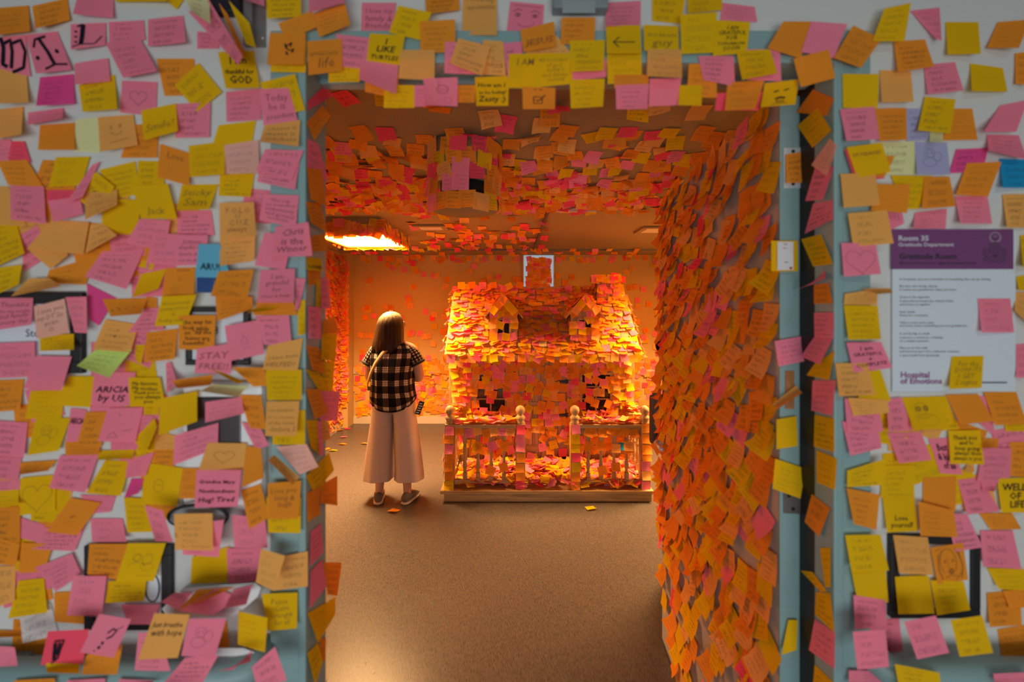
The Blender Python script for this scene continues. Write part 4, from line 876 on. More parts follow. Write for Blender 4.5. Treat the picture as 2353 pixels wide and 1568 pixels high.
('F',1720,880,3.2667,'''
P 700 285 980 370 1000 490 765 550|l8
P 720 110 985 230 1015 365 740 375
L 745 110 1040 130 1060 225 785 250|l8
P 1035 120 1150 110 1230 360 1050 370
Y 1380 100 1480 100 1585 350 1450 360
Y 1150 110 1480 100 1490 345 1240 355|D=owl;N=with a wide-eyed owl drawing;K=the wide-eyed owl drawing
P 1720 100 1790 100 1860 410 1740 310
O 1480 90 1725 85 1845 290 1590 315|l10
Y 1910 240 2100 240 2100 365 1930 365
O 1765 70 2010 65 2090 310 1850 320|l10
P 1040 375 1295 370 1375 580 1130 605|l10
P 1350 420 1500 415 1610 690 1440 680|l8;T=Best;& kids;of all;N=lettered in dark blue pen under a yellow one
O 1755 415 1880 420 1870 490 1755 490
O 1960 445 2120 445 2120 710 1965 700
P 1570 730 1740 710 1890 965 1640 990|l8
P 1740 735 1870 735 1850 815 1760 815
P 1760 490 1975 490 1960 750 1715 740
Y 1500 360 1740 355 1770 615 1515 610|T=Thank you;and to;keep going;always then;always is you;N=lined with five rows of dark pen;K=the five-line yellow note
L 1690 610 1640 610 1620 670 1700 670
Y 740 660 1030 570 1000 770 740 785|l14
Y 1010 620 1245 620 1245 860 990 865
Y 1005 850 1245 850 1275 1115 1040 1125|l8;T=;;Love;yourself;N=with two words low on the sheet
O 735 790 985 840 960 1105 790 1060|l12
O 1310 710 1560 705 1555 960 1310 960
P 1480 985 1640 985 1760 1235 1550 1270|l12
O 1275 890 1540 960 1570 1160 1290 1150|l8
Y 1865 720 2120 710 2120 975 1900 975|l8;T=WELL;OF;LIFE;N=lettered in three big rough words
O 1730 980 1980 980 2050 1100 1820 1105|l10
P 1740 1110 1985 1110 2050 1400 1760 1380|l12
Y 1790 1390 2070 1400 2120 1560 1880 1550|l10
Y 770 1400 1030 1400 1050 1650 820 1650|l8
Y 725 1145 990 1140 1055 1410 775 1425|l10
L 1085 1145 1345 1160 1390 1445 1130 1430|l10;K=the pale orange note on the black frame
O 1365 1240 1610 1200 1650 1480 1420 1515|l6;D=dog;N=with a shaggy dog's face drawn in pencil;K=the dog drawing
'''),
('F',1720,1240,3.717,'''
Y 1555 350 1840 360 1895 605 1610 650|l8
Y 1250 320 1540 310 1590 635 1280 640|l8
P 895 475 1170 520 1180 745 910 770
P 890 790 1170 770 1200 1090 930 1115|l8
P 855 1120 1160 1125 1160 1290 860 1290
P 1330 705 1600 650 1715 970 1440 1025|l12
Y 1725 690 1995 650 2090 970 1805 1005|l12
O 2035 460 2320 430 2335 735 2060 750
O 2170 440 2400 420 2400 580 2230 590|l8
Y 1250 1065 1630 1140 1650 1300 1290 1300|K=the yellow note on the handrail
P 2090 1150 2400 1135 2400 1290 2110 1290
'''),
('J',1720,1240,3.717,'''
Y 575 450 700 460 735 800 565 640|l12
P 565 680 740 800 735 1110 515 945|l14
Y 565 1070 720 1220 700 1290 550 1240|l8
'''),
('E',1720,1240,3.717,'''
Y 340 690 420 690 410 945 280 990|l8
'''),
('F',0,440,3.2667,'''
L -60 -40 60 -40 200 260 -60 250
P 75 -45 330 -35 345 245 80 210|l8
R 350 -10 560 -10 560 100 355 100
P 360 70 600 40 625 170 400 230|l12
Y 770 60 1060 60 1030 325 760 320|l8
Y 990 -40 1260 -55 1330 205 1060 205|T=;;Jack;l8
Y 1365 -50 1640 -55 1570 135 1325 140|T=Sticky;Sam
P 1050 205 1280 220 1240 445 945 390
P 1330 150 1585 140 1610 330 1330 340
P 1150 320 1345 320 1350 555 1100 540
P 1330 325 1560 330 1550 550 1310 560|T=Johnny,;thanks for;more time;out the family
B 1490 395 1650 395 1735 650 1465 645|T=ARU!;X=-8;N=lettered ARU! by a blue sticker;K=the light blue ARU! note
L 1650 345 1915 330 1910 520 1650 560
L 1645 85 1905 80 1925 335 1650 345|T=Y.O.L.O;U;C.U.Z;always;N=headed YOLO in outlined letters;K=the YOLO note
P 1985 310 2200 320 2140 590 1910 555
P 1980 20 2245 30 2220 275 1945 215|l10;T=The cup;my boundless;authenticity;and general;coolness
P 2065 265 2315 230 2345 485 2055 495|l10;T=Chris;is the;Winner;N=lettered Chris in pencil
P 160 320 280 255 380 480 175 605
Y -60 290 130 260 185 465 -60 580
Y -60 580 165 550 140 700 -60 790|l14
O 370 590 740 480 640 700 335 690
L 680 250 770 240 880 330 640 465
L 200 430 480 420 510 480 380 585|l10
L 385 215 670 230 625 475 200 430|l14
L 215 655 370 650 460 710 80 790|l40
M 650 690 870 800 740 1010 670 960|l10
P 770 450 1080 440 950 735 635 640|l16
Y 1060 620 1250 580 1190 730 990 800|l20
O 1245 575 1465 570 1455 790 1215 790|D=flower
O 1615 790 1890 790 1900 880 1630 975
O 1640 600 1905 585 1855 815 1580 785|l14
O 1930 820 2200 820 2235 930 1900 930
Y 1900 880 2100 855 2050 890 1850 915|l30
P 1955 590 2215 580 2205 835 1930 835|T=I am;grateful;for;Oliver & Emily;N=signed Oliver and Emily
Y 2235 830 2290 810 2290 1070 2235 1085
P 2220 650 2295 655 2245 890 2215 890
P -40 800 250 800 235 1000 -40 1045|T=Thankful;for my health;and family;every day
P 490 795 650 790 655 1065 560 1060
Y 300 1080 555 1070 555 1190 300 1200
S 255 865 485 805 520 1060 275 1110|T=I love you;my DT Sis;xoxo;O;N=lettered my DT Sis on the black sign frame
O 770 810 1110 800 1060 920 830 940|l22;D=marks
O 1100 790 1180 800 1180 880 1080 890
G 715 1190 990 1190 820 1400 575 1310|l28
L 790 960 1040 1000 980 1210 695 1185|l16;D=dot
Y 1015 1155 1090 1150 1060 1300 1015 1270
O 1100 1060 1335 1030 1310 1260 1080 1285|l10
P 1090 880 1210 870 1230 1040 960 1060
Y 1215 790 1475 775 1390 1000 1160 1015|l14;T=Blowing through;getting stoned;is;feeling new
O 1340 930 1620 930 1605 1195 1340 1185|T=the way his;look while;on "All the;leaves are;beautiful..";N=lettered All the leaves in bold pen;K=the All the leaves note
P 1480 1180 1740 1140 1735 1370 1460 1365|T=STAY;FREE!!
P 1915 935 2170 930 2190 1160 1980 1150|l10
P 1685 1010 1945 965 1985 1220 1725 1275|l8;D=tree
L 2010 1160 2275 1100 2235 1345 1970 1340|T=;I have been;HELPED!
P -40 1140 260 1130 265 1390 -40 1405
P 270 1235 540 1240 460 1495 175 1480|l10
O -60 1420 180 1410 150 1640 -60 1660
O 1740 1320 1980 1325 2020 1460 1900 1465
O 1290 1420 1600 1375 1580 1455 1330 1480|l35
Y 1570 1330 1700 1370 1840 1430 1780 1445|l40
C 1600 1450 1860 1460 1790 1545 1500 1500|l35
Y 1995 1340 2265 1340 2265 1565 2005 1568
P 1245 1290 1280 1280 1330 1440 1250 1520
'''),
('F',0,880,3.2667,'''
Y 230 60 490 55 460 270 190 270|l8
Y 515 -50 715 -50 680 185 400 170
P 710 -80 1020 -80 970 175 680 170|T=;ARICIA;by US;N=lettered ARICIA in large capitals;K=the large ARICIA note
Y 1080 100 1200 100 1190 240 1080 240
Y 965 -40 1200 -40 1245 180 975 180|T=My favorite;My mother;Thank you so;you always;you;N=lined with six rows of dark pen
P 530 190 650 200 620 440 495 445|T=ARICIA;;N=half hidden with ARICIA in marker
P 830 430 1060 430 1020 505 830 515
O 490 440 760 440 740 540 490 545
O 645 220 810 215 760 480 570 475
P 1060 240 1155 250 1060 420 1000 500
P 810 190 1075 185 1015 450 735 440|l10;D=sig
Y 270 260 530 265 440 510 205 545|l10;D=doodle
P -60 520 170 520 135 730 -60 720
P -60 280 210 300 180 560 -60 545|l10
P -60 735 150 730 150 800 -60 815
O 150 600 430 580 360 660 150 690
Y -60 810 145 800 135 925 -60 945
Y 240 800 490 800 410 1050 230 1035
Y 155 715 420 690 415 960 135 1000|l8;D=bigheart
P 600 840 870 850 830 970 700 980
Y 740 510 1010 500 1000 570 730 580
P 450 545 740 540 640 825 370 790|l10
Y 790 580 985 590 905 850 645 830|l8
O 1160 490 1340 500 1300 640 1150 680
Y 1100 600 1370 640 1330 925 1055 910|l12;D=robot;N=with a small boxy face doodled
L 1170 380 1310 390 1330 500 1160 500
Y 1000 430 1160 265 1180 330 1090 540|l18
Y 1200 120 1480 60 1480 290 1190 395|l16
P 1540 145 1810 105 1835 230 1540 300|l14
P 1310 395 1640 300 1635 490 1300 620|l12
O 1800 90 1960 95 2000 350 1870 340|l12
P 1810 290 1960 350 2020 470 1920 505|l14
Y 2045 205 2290 205 2290 465 2045 465
L 2000 140 2250 135 2225 400 1990 400|l10;T=I am grateful for;the one of my liberty;of the room;-Isidora S;N=signed Isidora at its foot;K=the note signed Isidora
S 2070 480 2300 460 2390 630 2250 690|l10
L 2060 540 2250 710 2195 765 2010 580|l35
O 1370 640 1500 640 1470 870 1340 870
O 1850 475 1960 490 1980 715 1815 785
L 1560 450 1850 455 1830 655 1490 655|D=heart
P 1475 655 1810 655 1785 930 1460 940|l10;T=Grandma Mary;Neethundivam;Hug! Tired;N=lettered in a long foreign word
P 960 580 1160 520 1090 700 940 715
M 985 720 1080 720 1040 830 930 870
O 1810 810 1955 760 2025 1010 1870 1100|l14
Y 2000 860 2260 860 2255 1130 2015 1125
O 2010 755 2260 735 2240 1020 2010 1025|l8;T=Love you;living &;laugh;
P 150 1010 340 1070 290 1200 90 1150
P 330 1090 640 1070 560 1265 240 1250|l14
O 530 865 760 900 580 1145 350 1120|l14;D=star
O -60 940 150 930 150 1200 -60 1210
O 160 1200 400 1210 330 1420 140 1430
O -60 1150 150 1210 120 1370 -60 1365
L -60 1380 120 1375 110 1640 -60 1700
P 680 1020 920 1020 950 1195 690 1195|l14
Y 930 860 1080 870 1160 1120 955 1125
P 1085 920 1220 960 1300 1195 1165 1190
P 1740 990 1990 1020 2010 1240 1760 1240
P 1380 1060 1680 1030 1640 1310 1370 1290
L 1305 985 1595 980 1600 1260 1315 1255|l8;K=the pale orange note over the dispenser tray
P 260 1390 540 1280 610 1440 420 1568|l8
O 670 1210 960 1210 890 1480 655 1440|D=dot
Y 810 1490 1100 1480 1080 1640 790 1655|l8
Y 960 1205 1245 1205 1155 1490 870 1490|l12;D=couple;N=with two heads sketched close together;K=the two heads sketch
Y 1440 1310 1720 1230 1705 1500 1430 1510
P 1700 1245 1960 1240 1975 1490 1715 1510|l8
L 1960 1245 2140 1300 2060 1565 1920 1500
L 2140 1300 2310 1265 2310 1530 2060 1560|l8
'''),
('F',0,1240,3.268,'''
W 150 600 380 480 440 720 170 780
Y 140 310 330 290 355 550 60 595|l8
O 405 400 560 390 670 640 410 620
R 360 690 670 675 620 940 305 945|l10;D=boot;N=with a dark shaded boot drawing
P 550 275 800 275 765 580 500 570|l10
P 910 490 1200 490 1150 640 960 640|l12
O 650 870 920 790 880 1015 610 1015
Y 345 930 600 935 595 1010 350 1000|l25
P 745 560 985 600 855 890 600 850|l14;D=quest;N=with a large inked question mark;K=the question mark note
P 1040 700 1200 700 1280 990 1010 985
O 1640 620 1700 610 1725 810 1640 820
P 1310 400 1450 400 1340 530 1210 470|l60
O 1480 380 1760 360 1500 470 1340 530|l65
P 1750 380 1895 340 1850 490 1680 520|l65
P 1625 365 1790 440 1600 570 1340 540|l75
P 1390 890 1640 870 1520 1080 1230 1080
P 1420 595 1700 595 1610 895 1360 875|l12;D=doodle
L 1160 555 1425 565 1335 890 1035 905|l14;T=Just breathe;with hope;;;N=hung from the white tray edge;K=the pale orange note hung from the tray
Y 1790 540 2010 590 1990 850 1785 790|l8
Y 1965 410 2235 400 2230 670 2010 690|T=Peace;Calm;Strength;for all
P 1890 960 2065 805 2155 1060 1930 1120|l10
P 1750 980 1895 830 1880 920 1640 990|l30
P -60 800 110 810 135 950 -60 960|l10
O -60 680 150 690 165 730 -60 740|l14
O 105 1060 410 1045 420 1130 100 1130
P 500 1060 790 1045 790 1130 500 1130
P 890 1050 1150 1060 1150 1130 890 1130
'''),
('L',600,0,3.2667,'''
O 345 1260 460 1250 480 1500 360 1450
P 345 1040 430 1080 510 1370 345 1260
O 340 920 460 790 520 870 400 1060
R 350 760 480 640 540 720 350 830
'''),
('L',640,400,3.918,'''
O 260 -60 390 -40 430 290 290 230
O 245 250 380 260 440 530 290 440
O 270 560 420 540 440 690 290 700
O 260 860 375 870 375 1000 270 1000
Y 250 745 385 760 395 880 255 860|T=;LOVE;N=with one thick marker word on the jamb
Y 345 950 380 950 380 1255 330 1250
P 380 935 445 935 470 1210 385 1210
P 265 1190 385 1200 385 1490 265 1480
O 395 1330 500 1280 545 1430 400 1440
Y 390 1430 525 1440 510 1690 385 1670
'''),
('L',640,800,3.918,'''
Y 385 120 503 120 490 390 400 390
O 250 -20 370 0 425 240 300 190
Y 240 190 370 220 460 410 380 410
P 380 390 555 390 530 660 370 650
O 245 370 370 370 450 580 330 645
L 375 650 455 660 470 820 380 850
Y 245 650 355 650 370 960 290 900
P 350 660 385 660 405 960 370 970
O 380 1230 530 1150 530 1420 380 1400
Y 245 1155 455 940 500 1100 320 1320
O 250 1310 375 1250 375 1500 260 1570
'''),
('L',640,1168,3.918,'''
O 400 490 570 490 530 790 440 780
P 290 210 385 140 405 400 280 530
P 285 570 390 460 435 700 280 910
Y 260 950 515 800 510 960 355 1215
O 370 1180 430 1170 420 1380 370 1380
Y 260 1310 355 1215 400 1380 330 1600
'''),
]
# ---------------- fixtures on the corridor wall ----------------
def bx(m,x0,y0,x1,y1,Y0,Y1,bev=0,mi=0):      # box whose outline is given on the wall section, between depths Y0 (near) and Y1
    a=px(x0,y0,WY); b=px(x1,y1,WY); m.box(a.x,b.x,Y0,Y1,b.z,a.z,mi,None,bev)
def sign_frame(x0,y0,x1,y1,w,label,texts,name='framed_sign'):
    e=empty(name,px((x0+x1)/2,y1,WY),label,'sign','black framed signs')
    m=MB(); d=.972
    bx(m,x0,y0,x1,y0+w,d,WY,.002); bx(m,x0,y1-w,x1,y1,d,WY,.002); bx(m,x0,y0+w,x0+w,y1-w,d,WY,.002); bx(m,x1-w,y0+w,x1,y1-w,d,WY,.002); m.build('frame',BLACK,e)
    m=MB(); bx(m,x0+w,y0+w,x1-w,y1-w,.978,WY); m.build('insert',PAPERW,e)
    for t,x,y,h in texts: text_obj(t,x,y,h,e,.9775)
    return e
def text_mesh(t,bold=0.0,res=2,align='LEFT'):
    c=bpy.data.curves.new('lettering','FONT'); c.body=t; c.size=1.0; c.resolution_u=res; c.offset=bold; c.align_x=align
    o=bpy.data.objects.new('lettering_curve',c); COLL.objects.link(o); dg=bpy.context.evaluated_depsgraph_get()
    me=bpy.data.meshes.new_from_object(o.evaluated_get(dg)); bpy.data.objects.remove(o); bpy.data.curves.remove(c)
    vs=[v.co.copy() for v in me.vertices]; fs=[tuple(p.vertices) for p in me.polygons]; bpy.data.meshes.remove(me); return vs,fs
def text_obj(t,x,y,h,parent,Y,mat=None,bold=0,width=None):
    """printed line; x, y = baseline start on the wall section, h = capital height in the same unit"""
    vs,fs=text_mesh(t,bold)
    if not vs: return
    w=max(v.x for v in vs); k=h/.69; kx=k if width is None else width/w
    m=MB(); m.add([px(x+v.x*kx,y-v.y*k,Y) for v in vs],fs); return m.build('lettering',mat or INK,parent)
sign_frame(-45,672,200,857,27,'black framed room sign beginning Sto, beside stacked pink notes above the handrail',[('Storage',58,774,17)])
sign_frame(435,706,578,838,12,'black framed number sign 68 partly covered by pink and orange notes',[('68',478,768,17)])
e=sign_frame(205,1248,402,1440,22,'tall black frame with a large 0 on white, low on the wall above the handrail',[])
m=MB()
pts=[(350+18*math.cos(2*PI*i/28),1352+33*math.sin(2*PI*i/28)) for i in range(28)]; pin=[(350+14*math.cos(2*PI*i/28),1352+30*math.sin(2*PI*i/28)) for i in range(28)]
m.add([px(*p,.9775) for p in pts]+[px(*p,.9775) for p in pin],[(i,(i+1)%28,28+(i+1)%28,28+i) for i in range(28)]); m.build('lettering',INK,e)
sign_frame(2037,1225,2240,1413,20,'black framed sign below the poster, mostly hidden by yellow and orange notes',[])
m=MB(); bx(m,455,610,498,673,.979,WY,.004); thing_mesh('blue_sticker',m,M_plain('navy_sticker',(.01,.06,.22),.4),'navy blue rounded sticker below the light blue ARU! note','sticker',None,px(476,673,WY))
# hand sanitiser dispenser with a drip tray
e=empty('sanitiser_dispenser',px(520,1200,WY),'white hand sanitiser dispenser with a dark window, buried in notes','dispenser')
m=MB(); bx(m,440,875,620,1150,.955,WY,.012); m.build('body',WHITE,e)
m=MB(); bx(m,452,905,574,1030,.9535,.96,.004); m.build('dark_window',M_plain('smoked_plastic',(.025,.012,.015),.3),e)
m=MB(); 
ring=[(455+68*math.cos(2*PI*i/36),1188+27*math.sin(2*PI*i/36)) for i in range(37)]; m.tube([px(x,y,.955+.018*math.sin(2*PI*i/36)) for i,(x,y) in enumerate(ring)],.0038,8); m.build('tray_rim',BLACK,e)
m=MB(); m.prism(ring[:-1],lambda p:px(p[0],p[1],.957),lambda p:px(p[0],p[1],WY)); m.build('tray_bowl',M_plain('blue_grey_plastic',(.33,.43,.48),.4),e)
# white tray holding a pile of notes, and a lower white dispenser
e=empty('wall_tray',px(485,1425,WY),'white rounded wall tray heaped with pink notes above the handrail','tray')
m=MB(); o_=[(372,1400),(420,1352),(585,1340),(600,1350),(592,1372),(548,1410),(535,1418),(385,1418)]; m.prism(o_,lambda p:px(p[0],p[1],.935),lambda p:px(p[0],p[1],WY)); m.build('tray',WHITE,e)
m=MB(); m.prism([(376,1399),(422,1354),(584,1343),(545,1402),(535,1408),(385,1408)],lambda p:px(p[0],p[1],.9335),lambda p:px(p[0],p[1],.9345)); m.build('tray_floor',M_plain('tray_inner',(.60,.62,.62),.5),e)
m=MB(); m.prism([(470,1545),(478,1500),(500,1490),(560,1490),(585,1500),(570,1530),(520,1545)],lambda p:px(p[0],p[1],.94),lambda p:px(p[0],p[1],WY)); thing_mesh('soap_dispenser',m,WHITE,'white rounded soap dispenser just above the handrail end below the tray','dispenser',None,px(520,1545,WY))
# crash rails
def handrail(x0,x1,endx,label):
    e=empty('handrail',px((x0+x1)/2,1540,WY),label,'handrail','teal wall handrails')
    z=CAMZ-(1552-HY)/FPX*.93; a=px(x0,0,.93).x; b=px(x1,0,.93).x; s=1 if endx>x0 else -1; en=b if s>0 else a; st=a if s>0 else b
    m=MB(); pts=[Vector((st,.930,z)),Vector((en-s*.05,.930,z)),Vector((en-s*.02,.938,z+.004)),Vector((en-s*.004,.955,z+.014)),Vector((en,.984,z+.022))]; m.tube(pts,[.032,.032,.032,.030,.028],20); m.build('rail',TEAL,e)
    m=MB(); m.box(min(a,b),max(a,b),.962,WY,z-.13,z-.05,bev=.004); m.build('bumper_strip',TEAL,e)
    m=MB(); m.box((a+b)/2-.03,(a+b)/2+.03,.945,WY,z-.05,z+.01,bev=.004); m.build('bracket',GREYP,e)
handrail(-620,585,585,'teal wall handrail ending beside the latch side of the door frame')
handrail(2030,2990,2030,'teal wall handrail starting beside the hinge side of the door frame')
# closer box, bracket and black box above the frame
m=MB(); bx(m,1268,-60,1392,38,.955,WY,.004); m.add([px(1292,0,.9548),px(1368,0,.9548),px(1368,30,.9548),px(1292,30,.9548)],[(0,1,2,3)],1); thing_mesh('sensor_box',m,[GREYP,M_plain('grey_face',(.30,.34,.35),.4)],'grey box mounted above the doorway over a shaded orange note','sensor box',None,px(1330,38,WY))
e=empty('metal_bracket',px(590,108,WY),'upright metal bracket with a screw, high on the latch side of the frame','bracket')
m=MB(); bx(m,566,-80,588,110,.972,WY,.001); bx(m,588,-80,612,110,.979,WY,.001); bx(m,586,-80,590,110,.966,.98,.0005); m.build('channel',M_plain('zinc_channel',(.33,.32,.31),.4,metal=.7,noise=.15,nscale=20),e)
m=MB(); p=px(604,88,.979); m.cyl(p,p-Vector((0,.002,0)),.003,n=12); m.build('screw',STEEL,e)
m=MB(); bx(m,470,-90,566,42,.962,WY,.004); m2=thing_mesh('black_box',m,M_plain('black_box_plastic',(.012,.010,.018),.4),'black wall box behind the folded hanging notes beside the metal bracket','wall box',None,px(520,42,WY))
# ---- the poster ----
e=empty('poster',px(2190,900,WY),'white room poster with a purple header reading Room 35 Gratitude Room','poster')
a=px(2048,527,.983); b=px(2330,900,.983)
m=MB(); m.box(a.x,b.x,.9795,.983,b.z,a.z,bev=.0008); m.build('board',PAPERW,e)
PUR=M_plain('poster_purple',(.17,.045,.16),.6); PURT=M_plain('poster_purple_type',(.26,.06,.22),.6); LILAC=M_plain('poster_lilac_type',(.55,.55,.62),.6); PT=M_plain('poster_black_type',(.03,.02,.04),.6)
PYB=.9793
m=MB(); m.add([px(2048,527,PYB),px(2329,527,PYB),px(2329,619,PYB),px(2048,619,PYB)],[(0,1,2,3)]); m.build('purple_header',PUR,e)
PY_=.9790
text_obj('Room 35',2064,553,11,e,PY_,LILAC,.03,70); text_obj('Gratitude Department',2064,566,8,e,PY_,LILAC,.02,128)
text_obj('Gratitude Room',2066,595,12,e,PY_,PT,.03,132); text_obj('@hospitalofemotions | @gratitudedepartment',2066,607,5.5,e,PY_,PT,.01,178)
for y,w,t in ((644,210,'In hospitals, you are reminded of everything that can go wrong.'),(660,88,'But fear also brings clarity.'),(668,131,'It makes you grateful for what you have.'),(685,70,'Grace is the opposite.'),(694,125,'A place that promotes joy, instead of fear,'),(702,72,'and invites us together.'),(719,37,'Step inside.'),(727,67,'Pause for a moment.'),(744,80,'Take a note and a pen,'),(751,157,'and write down something you are grateful for.'),(769,70,'It can be big or small:'),(778,100,'a person, a memory, a feeling,'),(786,68,'or a simple moment.'),(802,63,'Place it on the wall'),(810,137,'and become part of a collective creation'),(819,93,'a space built from gratitude.')):
    text_obj(t,2067,y,4.6,e,PY_,PT,.0,w)
text_obj('Hospital',2069,868,13,e,PY_,PURT,.03,67); text_obj('of Emotions',2069,882,12,e,PY_,PURT,.03,96)
m=MB(); m.add([px(2256,878,PY_),px(2314,878,PY_),px(2314,881,PY_),px(2256,881,PY_)],[(0,1,2,3)]); m.build('printed_rule',PT,e)
m=MB(); R_=[]                                                                                 # faint cross-legged emblem in the header
def disc(cx,cy,rx,ry,mi,n=20): m.add([px(cx+rx*math.cos(2*PI*i/n),cy+ry*math.sin(2*PI*i/n),PY_-.0002*mi) for i in range(n)],[tuple(range(n))],mi)
disc(2287,546,14,13,0); disc(2287,545,10,9,1); disc(2287,572,14,17,1); disc(2266,580,7,10,1); disc(2308,580,7,10,1); disc(2287,574,5,9,0); disc(2287,596,28,9,1); disc(2277,595,9,3,0); disc(2297,595,9,3,0); disc(2287,543,6,4,2)
m.build('header_emblem',[M_plain('emblem_light',(.30,.20,.30),.6),M_plain('emblem_dark',(.12,.04,.12),.6),M_plain('emblem_mid',(.20,.10,.2),.6)],e)
# ---------------- the notes round the doorway ----------------
def stroke(m_,S,pts,w,off):
    """pen stroke of width w through the points (u, v) on the sheet S"""
    vs=[];n=len(pts)
    for i,(u,v) in enumerate(pts):
        a=pts[max(i-1,0)]; b=pts[min(i+1,n-1)]; dx,dy=b[0]-a[0],b[1]-a[1]; l=math.hypot(dx,dy) or 1; nx,ny=-dy/l*w/2,dx/l*w/2
        for q in (1,-1): vs.append(S(u+nx*q,v+ny*q)+off)
    m_.append((vs,[(2*i,2*i+1,2*i+3,2*i+2) for i in range(n-1)],1))
def arc(cx,cy,rx,ry,a0=0,a1=360,n=18): return [(cx+rx*math.cos(math.radians(a0+(a1-a0)*i/n)),cy+ry*math.sin(math.radians(a0+(a1-a0)*i/n))) for i in range(n+1)]
heartp=lambda cx,cy,s:[(cx+s*.062*16*math.sin(t)**3,cy-s*.062*(13*math.cos(t)-5*math.cos(2*t)-2*math.cos(3*t)-math.cos(4*t))) for t in [2*PI*i/28 for i in range(29)]]
